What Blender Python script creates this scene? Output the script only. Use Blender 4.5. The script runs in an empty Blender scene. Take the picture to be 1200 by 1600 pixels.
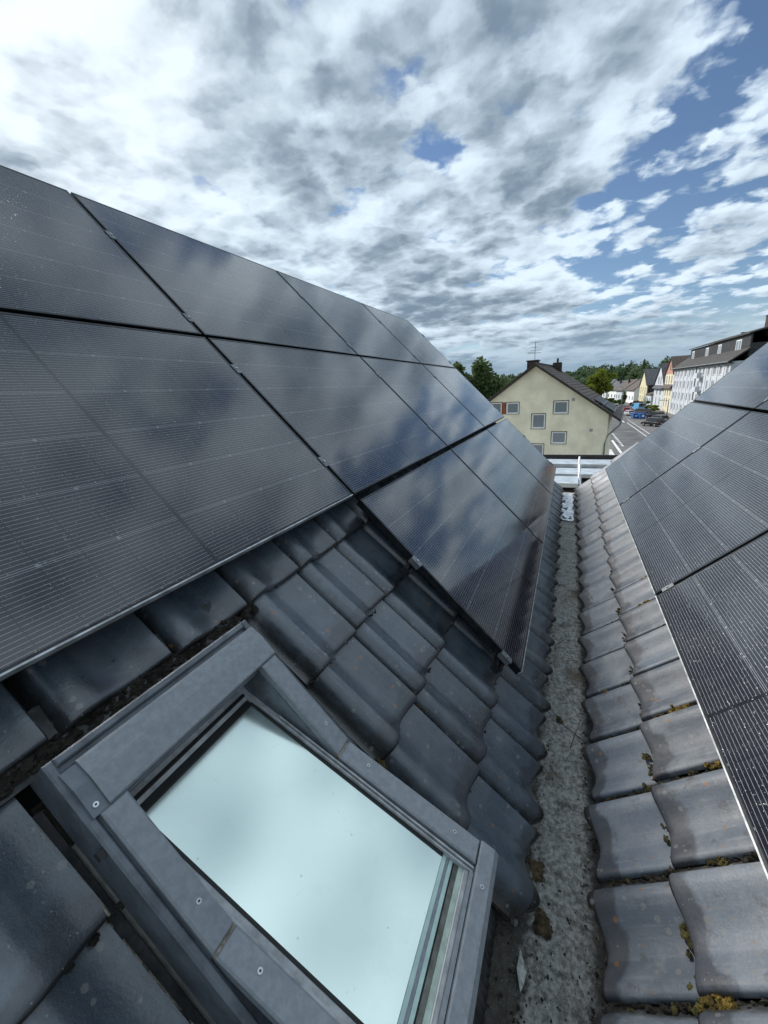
import bpy, bmesh, math, random
from mathutils import Vector, Matrix, noise as mnoise
from math import sin, cos, pi, radians as R

scene = bpy.context.scene
COL = scene.collection
random.seed(7)

# ------------------------------------------------------------------ camera
cam_d = bpy.data.cameras.new('camera')
cam = bpy.data.objects.new('camera', cam_d)
COL.objects.link(cam)
cr = Vector((0.40152541, -0.91412957, -0.05607552))
cu = Vector((0.27845811, 0.06352305, 0.9583454))
cf = Vector((0.87248978, 0.40041472, -0.28005291))
cam.matrix_world = Matrix(((cr.x, cu.x, -cf.x, 0), (cr.y, cu.y, -cf.y, 0), (cr.z, cu.z, -cf.z, 0), (0, 0, 0, 1)))
cam_d.sensor_fit = 'VERTICAL'
cam_d.sensor_height = 24.0
cam_d.lens = 632.79 / 1600 * 24.0
cam_d.clip_start = 0.02
cam_d.clip_end = 6000
scene.camera = cam
scene.render.resolution_x, scene.render.resolution_y = 768, 1024

# ------------------------------------------------------------------ light
SUN_AZ, SUN_EL = R(62), R(37)
sun_dir = Vector((cos(SUN_EL) * cos(SUN_AZ), cos(SUN_EL) * sin(SUN_AZ), sin(SUN_EL)))
sl = bpy.data.lights.new('sun', 'SUN')
sl.energy = 1.5
sl.angle = R(12)
sl.color = (1.0, 0.96, 0.91)
so = bpy.data.objects.new('sun', sl)
COL.objects.link(so)
so.rotation_euler = sun_dir.to_track_quat('Z', 'Y').to_euler()
so.location = (0, 0, 30)

vs = scene.view_settings
vs.view_transform = 'Standard'
vs.look = 'None'
vs.exposure = 1.56
vs.gamma = 1.0
vs.use_curve_mapping = False


class NT:
    """small node-tree writer"""
    def __init__(self, tree):
        self.t = tree
        self.t.nodes.clear()

    def n(self, typ, ins=None, **props):
        nd = self.t.nodes.new(typ)
        for k, v in props.items():
            setattr(nd, k, v)
        for k, v in (ins or {}).items():
            s = nd.inputs[k]
            if hasattr(v, 'is_output'):
                self.t.links.new(v, s)
            else:
                s.default_value = v
        return nd

    def m(self, op, a, b=0.0, c=0.0, clamp=False):
        nd = self.n('ShaderNodeMath', {0: a, 1: b, 2: c}, operation=op)
        nd.use_clamp = clamp
        return nd.outputs[0]

    def ss(self, x, a, b, lo=0.0, hi=1.0):
        nd = self.n('ShaderNodeMapRange', {0: x, 1: a, 2: b, 3: lo, 4: hi}, interpolation_type='SMOOTHSTEP')
        return nd.outputs[0]

    def mix(self, f, a, b, blend='MIX'):
        nd = self.n('ShaderNodeMix', data_type='RGBA', blend_type=blend)
        nd.clamp_factor = True
        for s, v in ((nd.inputs[0], f), (nd.inputs[6], a), (nd.inputs[7], b)):
            if hasattr(v, 'is_output'):
                self.t.links.new(v, s)
            else:
                s.default_value = v if not isinstance(v, tuple) or len(v) == 4 else (*v, 1)
        return nd.outputs[2]

    def noise(self, vec, scale, detail=4, rough=0.5, dist=0.0, dims='3D'):
        nd = self.n('ShaderNodeTexNoise', {'Scale': scale, 'Detail': detail, 'Roughness': rough, 'Distortion': dist}, noise_dimensions=dims)
        if vec is not None:
            self.t.links.new(vec, nd.inputs['Vector'])
        return nd.outputs['Fac']

    def vmul(self, v, s):
        return self.n('ShaderNodeVectorMath', {0: v, 1: s}, operation='MULTIPLY').outputs[0]

    def vadd(self, v, s):
        return self.n('ShaderNodeVectorMath', {0: v, 1: s}, operation='ADD').outputs[0]


# ------------------------------------------------------------------ world: Nishita sky with broken cloud cover
world = bpy.data.worlds.new('World')
scene.world = world
world.use_nodes = True
W = NT(world.node_tree)
tc = W.n('ShaderNodeTexCoord').outputs['Generated']
sky = W.n('ShaderNodeTexSky', sky_type='NISHITA')
sky.sun_disc = False
sky.sun_elevation = SUN_EL
sky.sun_rotation = pi / 2 - SUN_AZ
sky.air_density = 1.0
sky.dust_density = 0.2
sky.ozone_density = 4.0
sx = W.n('ShaderNodeSeparateXYZ', {0: tc})
zc = W.m('ADD', W.m('MAXIMUM', sx.outputs[2], 0.0), 0.16)
pu = W.m('DIVIDE', sx.outputs[0], zc)
pv = W.m('DIVIDE', sx.outputs[1], zc)
pvec = W.n('ShaderNodeCombineXYZ', {0: pu, 1: pv, 2: 0.0}).outputs[0]
OFF = (14.7, 25.1, 13.2)
pvec = W.vadd(pvec, OFF)
sp = Vector((sun_dir.x, sun_dir.y, 0)) / (sun_dir.z + 0.16) + Vector((OFF[0], OFF[1], OFF[2]))
tosun = W.n('ShaderNodeVectorMath', {0: W.n('ShaderNodeVectorMath', {0: sp, 1: pvec}, operation='SUBTRACT').outputs[0]}, operation='NORMALIZE').outputs[0]


def cloud(vec):
    a_ = W.noise(vec, 1.9, 8, 0.54, 0.15, '2D')
    wob = W.n('ShaderNodeTexNoise', {'Vector': vec, 'Scale': 7.0, 'Detail': 4.0, 'Roughness': 0.6}, noise_dimensions='2D').outputs['Color']
    wv = W.vadd(vec, W.vmul(W.vadd(wob, (-0.5, -0.5, -0.5)), (0.16, 0.16, 0.0)))
    puff = W.n('ShaderNodeTexVoronoi', {'Vector': wv, 'Scale': 4.4, 'Detail': 2.0, 'Roughness': 0.55, 'Smoothness': 0.35}, feature='SMOOTH_F1', voronoi_dimensions='2D').outputs['Distance']
    b_ = W.noise(W.vadd(vec, (11.0, 4.0, 2.0)), 9.0, 5, 0.58, 0.2, '2D')
    d_ = W.m('ADD', a_, W.m('MULTIPLY', W.m('SUBTRACT', 0.98, puff), 0.42))
    return W.m('ADD', d_, W.m('MULTIPLY', W.m('SUBTRACT', b_, 0.5), 0.16))


hole = W.n('ShaderNodeVectorMath', {0: tc, 1: Vector((0.925, -0.235, 0.28)).normalized()}, operation='DOT_PRODUCT').outputs['Value']
hole = W.ss(hole, 0.955, 0.992)
d0 = cloud(pvec)
d1 = cloud(W.vadd(pvec, W.vmul(tosun, (0.10, 0.10, 0.10))))
n3 = W.noise(W.vadd(pvec, (-5.0, 9.0, 5.0)), 1.0, 3, 0.5, 0.0, '2D')
dens = W.m('SUBTRACT', d0, W.m('MULTIPLY', hole, 0.31))
cover = W.ss(dens, 0.23, 0.43)
# side turned to the sun is white, deep cores and far sides are grey
tk = W.m('ADD', W.m('MULTIPLY', n3, 0.55), W.m('MULTIPLY', dens, 0.60))
tk = W.m('ADD', tk, W.m('MULTIPLY', W.m('SUBTRACT', d1, d0), 0.75))
thick = W.ss(tk, 0.38, 0.90)
sdot = W.n('ShaderNodeVectorMath', {0: tc, 1: sun_dir}, operation='DOT_PRODUCT').outputs['Value']
glow = W.m('POWER', W.m('MAXIMUM', sdot, 0.0), 14.0)
white = W.mix(glow, (0.275, 0.325, 0.368), (0.34, 0.375, 0.405))
grey = W.mix(glow, (0.070, 0.098, 0.128), (0.098, 0.125, 0.154))
ccol = W.mix(thick, white, grey)
hz = W.ss(sx.outputs[2], 0.0, 0.15)
ccol = W.mix(hz, (0.098, 0.138, 0.178), ccol)
cover = W.m('MAXIMUM', cover, W.m('SUBTRACT', 1.0, W.ss(sx.outputs[2], 0.02, 0.13)))
bg_s = W.n('ShaderNodeBackground', {0: sky.outputs[0], 1: 0.034})
bg_c = W.n('ShaderNodeBackground', {0: ccol, 1: 1.0})
mx = W.n('ShaderNodeMixShader', {0: cover, 1: bg_s.outputs[0], 2: bg_c.outputs[0]})
W.n('ShaderNodeOutputWorld', {0: mx.outputs[0]})

# ------------------------------------------------------------------ materials
M = {}


def new_mat(name):
    m = bpy.data.materials.new(name)
    m.use_nodes = True
    M[name] = m
    return NT(m.node_tree)


def finish(t, bump=None, bs=0.3, bd=0.01, **ins):
    p = t.n('ShaderNodeBsdfPrincipled')
    for k, v in ins.items():
        k = k.replace('_', ' ')
        s = p.inputs[k]
        if hasattr(v, 'is_output'):
            t.t.links.new(v, s)
        else:
            s.default_value = v if not (isinstance(v, tuple) and len(v) == 3 and s.type == 'RGBA') else (*v, 1)
    if bump is not None:
        b = t.n('ShaderNodeBump', {'Height': bump, 'Strength': bs, 'Distance': bd})
        t.t.links.new(b.outputs[0], p.inputs['Normal'])
    t.n('ShaderNodeOutputMaterial', {0: p.outputs[0]})
    return p


def pos(t):
    return t.n('ShaderNodeNewGeometry').outputs['Position']


def simple(name, col, rough=0.6, metal=0.0, var=0.15, scale=8.0, bump=0.0, bscale=60.0, spec=0.5):
    t = new_mat(name)
    p = pos(t)
    nz = t.noise(p, scale, 6, 0.6)
    c2 = tuple(c * (1 - var * 1.6) for c in col)
    c3 = tuple(min(1, c * (1 + var)) for c in col)
    c = t.mix(t.ss(nz, 0.3, 0.7), c2, c3)
    b = t.noise(p, bscale, 5, 0.6) if bump else None
    finish(t, b, bump, 0.02 if bscale < 30 else 0.004, Base_Color=c, Roughness=rough, Metallic=metal, Specular_IOR_Level=spec)


def tile_mat(name, base, dust, lichen, damp, r0=0.24, r1=0.5, spec=0.7, coat=0.0):
    t = new_mat(name)
    p = pos(t)
    oi = t.n('ShaderNodeObjectInfo').outputs['Random']
    oc = t.n('ShaderNodeTexCoord').outputs['Object']
    s = t.n('ShaderNodeSeparateXYZ', {0: t.n('ShaderNodeTexCoord').outputs['UV']})
    big = t.noise(p, 5.0, 6, 0.6)
    med = t.noise(p, 19.0, 8, 0.65)
    fine = t.noise(p, 160.0, 4, 0.7)
    col = t.mix(oi, tuple(b * 0.72 for b in base), tuple(b * 1.28 for b in base))
    col = t.mix(t.m('MULTIPLY', t.ss(big, 0.42, 0.72), 0.85), col, dust)
    col = t.mix(t.m('MULTIPLY', t.ss(t.noise(p, 33.0, 8, 0.78), 0.58, 0.70), 0.45), col, tuple(d_ * 1.35 for d_ in dust))
    col = t.mix(t.ss(fine, 0.30, 0.70, 0.0, 0.35), col, tuple(b_ * 0.45 for b_ in base))
    # streaks running down the slope
    st = t.noise(t.vmul(oc, (42.0, 4.0, 1.0)), 1.0, 5, 0.6)
    col = t.mix(t.m('MULTIPLY', t.ss(st, 0.5, 0.8), 0.5), col, dust)
    # brownish dirt blotches
    col = t.mix(t.m('MULTIPLY', t.ss(med, 0.56, 0.70), 0.55), col, (0.062, 0.05, 0.042))
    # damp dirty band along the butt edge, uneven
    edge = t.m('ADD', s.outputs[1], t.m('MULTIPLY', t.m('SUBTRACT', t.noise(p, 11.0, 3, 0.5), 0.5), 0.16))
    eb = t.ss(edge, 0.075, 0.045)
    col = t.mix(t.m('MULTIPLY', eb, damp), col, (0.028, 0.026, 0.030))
    # soil in the low flank, with the shade of the channel painted in
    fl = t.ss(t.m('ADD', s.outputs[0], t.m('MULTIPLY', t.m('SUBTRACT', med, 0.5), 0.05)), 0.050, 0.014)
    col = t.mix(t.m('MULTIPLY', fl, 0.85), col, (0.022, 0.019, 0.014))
    jn = t.ss(t.m('ADD', s.outputs[1], t.m('MULTIPLY', t.m('SUBTRACT', med, 0.5), 0.012)), 0.0075, 0.0025)  # butt line painted dark: shadow below the edge together with dirt
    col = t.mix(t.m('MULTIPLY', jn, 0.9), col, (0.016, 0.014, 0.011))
    # lichen freckles
    vo = t.n('ShaderNodeTexVoronoi', {'Vector': p, 'Scale': 46.0, 'Randomness': 1.0})
    vs_ = t.n('ShaderNodeSeparateColor', {0: vo.outputs['Color']})
    rad = t.m('MULTIPLY', t.ss(vs_.outputs[0], 1.0 - lichen, 1.0), 0.42)
    spot = t.ss(t.m('ADD', t.m('SUBTRACT', rad, vo.outputs['Distance']), t.m('MULTIPLY', t.m('SUBTRACT', fine, 0.5), 0.2)), 0.0, 0.08)
    lc = t.mix(t.ss(vs_.outputs[1], 0.86, 0.9), (0.22, 0.22, 0.21), (0.30, 0.13, 0.03))
    col = t.mix(t.m('MULTIPLY', spot, 0.6), col, lc)
    vo2 = t.n('ShaderNodeTexVoronoi', {'Vector': p, 'Scale': 130.0})
    vs2 = t.n('ShaderNodeSeparateColor', {0: vo2.outputs['Color']})
    sp2 = t.m('MULTIPLY', t.ss(vo2.outputs['Distance'], 0.26, 0.12), t.ss(vs2.outputs[0], 0.93, 0.95))
    col = t.mix(t.m('MULTIPLY', sp2, 0.7), col, (0.34, 0.34, 0.32))
    rough = t.ss(t.m('ADD', big, t.m('MULTIPLY', fine, 0.25)), 0.35, 0.9, r0, r1)
    hb = t.m('ADD', t.m('MULTIPLY', med, 0.7), t.m('MULTIPLY', fine, 0.35))
    finish(t, hb, 0.55, 0.004, Base_Color=col, Roughness=rough, Specular_IOR_Level=spec, Coat_Weight=coat, Coat_Roughness=0.2)


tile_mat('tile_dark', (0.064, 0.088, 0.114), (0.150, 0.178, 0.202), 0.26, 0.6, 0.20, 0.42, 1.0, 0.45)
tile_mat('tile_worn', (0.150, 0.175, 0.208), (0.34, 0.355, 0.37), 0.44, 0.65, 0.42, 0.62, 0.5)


def panel_mat():
    t = new_mat('solar_cells')
    oc = t.n('ShaderNodeTexCoord').outputs['Object']
    p = pos(t)
    s = t.n('ShaderNodeSeparateXYZ', {0: oc})
    x, y = s.outputs[0], s.outputs[1]

    def line(v, period, half, soft):
        f = t.m('PINGPONG', v, period / 2)      # 0 at multiples of the period
        return t.ss(f, half + soft, half)
    bus = line(t.m('ADD', y, 0.00572), 0.0114375, 0.00042, 0.0004)
    cell = line(y, 0.183, 0.0008, 0.0005)
    colg = line(t.m('ADD', x, 0.0), 0.0945, 0.0008, 0.0006)
    midg = t.ss(t.m('ABSOLUTE', x), 0.0075, 0.0065)
    # little diamonds where the chamfered cell corners meet
    dx = t.m('PINGPONG', t.m('ADD', x, 0.0), 0.0945)
    dy = t.m('PINGPONG', y, 0.0915)
    dia = t.ss(t.m('ADD', dx, dy), 0.0075, 0.0055)
    edge = t.m('MAXIMUM', t.ss(t.m('ABSOLUTE', x), 0.842, 0.843), t.ss(t.m('ABSOLUTE', y), 0.5485, 0.5495))
    nz = t.noise(p, 3.0, 4, 0.5)
    col = t.mix(nz, (0.007, 0.0068, 0.0098), (0.013, 0.0125, 0.017))
    col = t.mix(t.m('MULTIPLY', bus, 0.85), col, (0.30, 0.31, 0.34))
    col = t.mix(colg, col, (0.004, 0.004, 0.006))
    col = t.mix(t.m('MULTIPLY', cell, 0.55), col, (0.36, 0.37, 0.39))
    col = t.mix(t.m('MULTIPLY', dia, 0.6), col, (0.30, 0.31, 0.33))
    col = t.mix(midg, col, (0.004, 0.004, 0.006))
    col = t.mix(edge, col, (0.004, 0.004, 0.006))
    # dust film and dried runs down the slope
    run = t.noise(t.vmul(oc, (60.0, 3.0, 1.0)), 1.0, 4, 0.6)
    col = t.mix(t.m('MULTIPLY', t.ss(run, 0.45, 0.85), 0.035), col, (0.5, 0.5, 0.5))
    # rain drops: beads of different size
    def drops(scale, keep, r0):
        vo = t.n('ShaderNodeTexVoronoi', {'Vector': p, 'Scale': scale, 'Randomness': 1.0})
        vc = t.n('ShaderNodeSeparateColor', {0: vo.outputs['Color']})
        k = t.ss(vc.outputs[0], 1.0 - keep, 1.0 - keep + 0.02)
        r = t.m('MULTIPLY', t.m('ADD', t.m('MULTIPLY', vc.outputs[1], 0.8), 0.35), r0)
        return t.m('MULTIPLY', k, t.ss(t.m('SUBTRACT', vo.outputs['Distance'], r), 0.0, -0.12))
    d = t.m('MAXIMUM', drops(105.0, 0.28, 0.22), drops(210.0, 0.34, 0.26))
    col = t.mix(t.m('MULTIPLY', d, 0.42), col, (0.62, 0.63, 0.65))  # bright sun glint of the drops painted pale into the base colour
    tex = t.noise(p, 420.0, 2, 0.5)
    h = t.m('ADD', t.m('MULTIPLY', d, 1.0), t.m('MULTIPLY', tex, 0.10))
    rough = t.m('ADD', t.ss(t.noise(p, 2.2, 5, 0.6), 0.3, 0.7, 0.045, 0.11), t.m('MULTIPLY', t.ss(run, 0.4, 0.8), 0.03))
    finish(t, h, 0.30, 0.0015, Base_Color=col, Roughness=rough, IOR=1.85, Specular_IOR_Level=0.5)


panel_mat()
simple('frame_black', (0.05, 0.052, 0.056), 0.32, 0.85, 0.2, 30, 0.05)
simple('frame_highlight', (0.50, 0.52, 0.53), 0.45, 0.35, 0.25, 25, 0.08)  # pale grey that paints a sky highlight on the black frame
simple('aluminium', (0.62, 0.64, 0.66), 0.35, 0.95, 0.15, 40, 0.06)
simple('deck_metal', (0.66, 0.71, 0.76), 0.45, 0.5, 0.12, 6, 0.05)
simple('dark_metal', (0.03, 0.03, 0.033), 0.5, 0.4, 0.2, 12, 0.1)
simple('cover_grey', (0.27, 0.292, 0.315), 0.42, 0.15, 0.09, 60, 0.22, 420)
simple('flash_grey', (0.15, 0.168, 0.19), 0.45, 0.25, 0.25, 12, 0.15, 200)
simple('sash_grey', (0.42, 0.43, 0.44), 0.5, 0.1, 0.2, 30, 0.1)
simple('glass_edge', (0.45, 0.62, 0.58), 0.15, 0.0, 0.1, 20)
simple('sash_brown', (0.13, 0.135, 0.115), 0.4, 0.0, 0.3, 40)
simple('bead_green', (0.42, 0.50, 0.44), 0.3, 0.0, 0.15, 30)
simple('gasket', (0.010, 0.011, 0.012), 0.6, 0.0, 0.2, 20)
simple('lining_white', (0.7, 0.7, 0.68), 0.7, 0.0, 0.05, 5)
simple('lead_sheet', (0.07, 0.072, 0.075), 0.6, 0.3, 0.35, 20, 0.3, 60)
simple('foil_silver', (0.72, 0.73, 0.75), 0.38, 0.6, 0.25, 18, 0.4, 40)
simple('mortar', (0.36, 0.32, 0.25), 0.95, 0.0, 0.35, 60, 0.8, 160)
simple('deck_dark', (0.012, 0.012, 0.013), 0.9, 0.0, 0.3, 10)
simple('moss', (0.085, 0.072, 0.022), 1.0, 0.0, 0.5, 40, 1.0, 240)
simple('moss_brown', (0.085, 0.060, 0.030), 1.0, 0.0, 0.55, 45, 1.0, 240)
simple('moss_gold', (0.20, 0.135, 0.028), 1.0, 0.0, 0.5, 40, 1.0, 240)
simple('soil', (0.030, 0.026, 0.019), 1.0, 0.0, 0.5, 50, 1.0, 200)
simple('pebble', (0.20, 0.195, 0.18), 0.9, 0.0, 0.5, 30, 0.6, 200)
simple('twig', (0.035, 0.025, 0.017), 0.9, 0.0, 0.3, 40)
simple('bird_lime', (0.78, 0.78, 0.74), 0.8, 0.0, 0.1, 60)
simple('leaf_pale', (0.42, 0.44, 0.40), 0.7, 0.0, 0.3, 60)

t = new_mat('gutter_felt')
p = pos(t)
a = t.noise(p, 7.0, 9, 0.7, 0.6)
b = t.noise(p, 58.0, 8, 0.72)
c = t.noise(p, 240.0, 3, 0.6)
e1 = t.noise(p, 24.0, 9, 0.78, 0.4)
col = t.mix(t.ss(b, 0.36, 0.64), (0.18, 0.172, 0.155), (0.48, 0.475, 0.445))
col = t.mix(t.m('MULTIPLY', t.ss(e1, 0.48, 0.64), 0.75), col, (0.075, 0.066, 0.052))
col = t.mix(t.m('MULTIPLY', t.ss(a, 0.54, 0.66), 0.8), col, (0.042, 0.036, 0.028))
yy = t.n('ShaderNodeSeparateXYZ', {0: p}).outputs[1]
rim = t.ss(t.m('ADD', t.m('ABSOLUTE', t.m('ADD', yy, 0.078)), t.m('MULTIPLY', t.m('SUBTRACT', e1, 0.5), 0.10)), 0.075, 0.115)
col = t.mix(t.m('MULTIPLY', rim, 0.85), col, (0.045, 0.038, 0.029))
col = t.mix(t.m('MULTIPLY', t.ss(t.noise(p, 3.1, 6, 0.65), 0.55, 0.68), 0.75), col, (0.095, 0.058, 0.026))
col = t.mix(t.m('MULTIPLY', t.ss(c, 0.60, 0.72), 0.55), col, (0.42, 0.42, 0.40))
finish(t, t.m('ADD', t.m('MULTIPLY', b, 1.0), t.m('MULTIPLY', c, 0.4)), 0.9, 0.012, Base_Color=col, Roughness=t.ss(a, 0.3, 0.7, 0.45, 0.9))

# coated glass of the roof window: reflects most of the sky, lets a little through
t = new_mat('window_glass')
p = pos(t)
sv = t.n('ShaderNodeTexVoronoi', {'Vector': p, 'Scale': 60.0})
sr = t.n('ShaderNodeSeparateColor', {0: sv.outputs['Color']})
speck = t.m('ADD', t.ss(t.noise(p, 90.0, 3, 0.6), 0.66, 0.76), t.m('MULTIPLY', t.ss(sr.outputs[0], 0.94, 0.95), t.ss(sv.outputs['Distance'], 0.22, 0.10)))
speck = t.m('ADD', speck, t.m('MULTIPLY', t.ss(t.noise(p, 9.0, 6, 0.7), 0.5, 0.75), 0.25))
gl = t.n('ShaderNodeBsdfGlossy', {0: (0.88, 1.0, 0.925, 1), 1: 0.15})
tr = t.n('ShaderNodeBsdfTransparent', {0: (0.70, 0.86, 0.84, 1)})
m1 = t.n('ShaderNodeMixShader', {0: 0.95, 1: tr.outputs[0], 2: gl.outputs[0]})
df = t.n('ShaderNodeBsdfDiffuse', {0: (0.35, 0.38, 0.38, 1)})
m2 = t.n('ShaderNodeMixShader', {0: t.m('MULTIPLY', speck, 0.25), 1: m1.outputs[0], 2: df.outputs[0]})
t.n('ShaderNodeOutputMaterial', {0: m2.outputs[0]})

t = new_mat('house_pane')
finish(t, None, Base_Color=(0.22, 0.25, 0.28), Roughness=0.06, Specular_IOR_Level=0.9)
t = new_mat('car_glass')
finish(t, None, Base_Color=(0.012, 0.014, 0.016), Roughness=0.05, Specular_IOR_Level=0.6)
simple('cream_render', (0.95, 0.855, 0.645), 0.9, 0, 0.09, 0.9, 0.5, 14)
simple('white_render', (0.56, 0.585, 0.62), 0.9, 0, 0.06, 0.8, 0.3, 14)
simple('pure_white', (0.88, 0.88, 0.88), 0.6, 0, 0.04, 2)
simple('yellow_render', (0.70, 0.64, 0.43), 0.9, 0, 0.06, 0.8)
simple('pale_yellow', (0.70, 0.64, 0.48), 0.9, 0, 0.06, 0.8)
simple('pink_tile', (0.52, 0.27, 0.21), 0.85, 0, 0.2, 1.5, 0.5, 8)
simple('red_panel', (0.30, 0.075, 0.035), 0.7, 0, 0.2, 3)
simple('roof_brown', (0.105, 0.082, 0.068), 0.8, 0, 0.3, 2.5, 0.4, 20)
simple('roof_dark', (0.050, 0.045, 0.043), 0.75, 0, 0.3, 2.0, 0.4, 12)
simple('roof_slate', (0.060, 0.062, 0.070), 0.6, 0, 0.3, 1.5, 0.4, 10)
simple('slate_band', (0.038, 0.037, 0.040), 0.6, 0, 0.3, 1.5, 0.4, 10)
simple('dark_trim', (0.045, 0.036, 0.030), 0.7, 0, 0.2, 4)
simple('brick_dark', (0.060, 0.045, 0.040), 0.9, 0, 0.3, 6, 0.5, 14)
simple('zinc', (0.22, 0.23, 0.24), 0.5, 0.5, 0.2, 5)
simple('stone_grey', (0.40, 0.39, 0.37), 0.9, 0, 0.2, 3)
simple('asphalt', (0.12, 0.122, 0.125), 0.9, 0, 0.25, 0.35, 0.4, 60)
simple('pavement', (0.16, 0.155, 0.15), 0.9, 0, 0.2, 0.8, 0.4, 40)
simple('bounce_paving', (0.34, 0.33, 0.31), 0.9, 0, 0.15, 0.6, 0.4, 30)  # light grey chosen to bounce light onto the cream wall
simple('road_paint', (0.72, 0.72, 0.70), 0.8, 0, 0.12, 2)
simple('grass', (0.060, 0.085, 0.028), 1.0, 0, 0.4, 0.15, 0.6, 4)
simple('bark', (0.06, 0.045, 0.03), 0.95, 0, 0.3, 4, 0.6, 12)
simple('rubber', (0.015, 0.015, 0.016), 0.8, 0, 0.1, 8)
simple('rim', (0.4, 0.4, 0.42), 0.4, 0.8, 0.1, 8)
simple('lamp_red', (0.45, 0.02, 0.015), 0.3, 0, 0.05, 8)
simple('lamp_clear', (0.75, 0.76, 0.78), 0.2, 0.2, 0.05, 8)
for nm, c in dict(car_black=(0.012, 0.013, 0.015), car_grey=(0.10, 0.105, 0.115), car_red=(0.42, 0.025, 0.03), car_silver=(0.50, 0.53, 0.56),
                  car_blue=(0.05, 0.10, 0.26), bin_blue=(0.03, 0.13, 0.42), van_blue=(0.14, 0.36, 0.58), sign_red=(0.5, 0.03, 0.03)).items():
    simple(nm, c, 0.25, 0.1, 0.05, 1.0)


def leaf_mat(name, dark, light, ns):
    t = new_mat(name)
    p = pos(t)
    nz = t.noise(p, ns, 4, 0.6)
    oi = t.n('ShaderNodeNewGeometry').outputs['Random Per Island']
    col = t.mix(t.m('ADD', t.m('MULTIPLY', t.ss(nz, 0.3, 0.7), 0.6), t.m('MULTIPLY', oi, 0.4)), dark, light)
    df = t.n('ShaderNodeBsdfDiffuse', {0: col})
    tl = t.n('ShaderNodeBsdfTranslucent', {0: col})
    mxx = t.n('ShaderNodeMixShader', {0: 0.3, 1: df.outputs[0], 2: tl.outputs[0]})
    t.n('ShaderNodeOutputMaterial', {0: mxx.outputs[0]})


leaf_mat('leaf_dark', (0.065, 0.10, 0.04), (0.19, 0.25, 0.10), 0.5)
leaf_mat('leaf_wood', (0.07, 0.11, 0.06), (0.165, 0.225, 0.12), 0.12)
leaf_mat('leaf_gold', (0.13, 0.17, 0.03), (0.27, 0.315, 0.06), 0.5)
leaf_mat('leaf_hedge', (0.05, 0.08, 0.025), (0.11, 0.15, 0.04), 0.8)
leaf_mat('leaf_russet', (0.07, 0.035, 0.025), (0.13, 0.06, 0.045), 0.8)

# ------------------------------------------------------------------ mesh helpers


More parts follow.
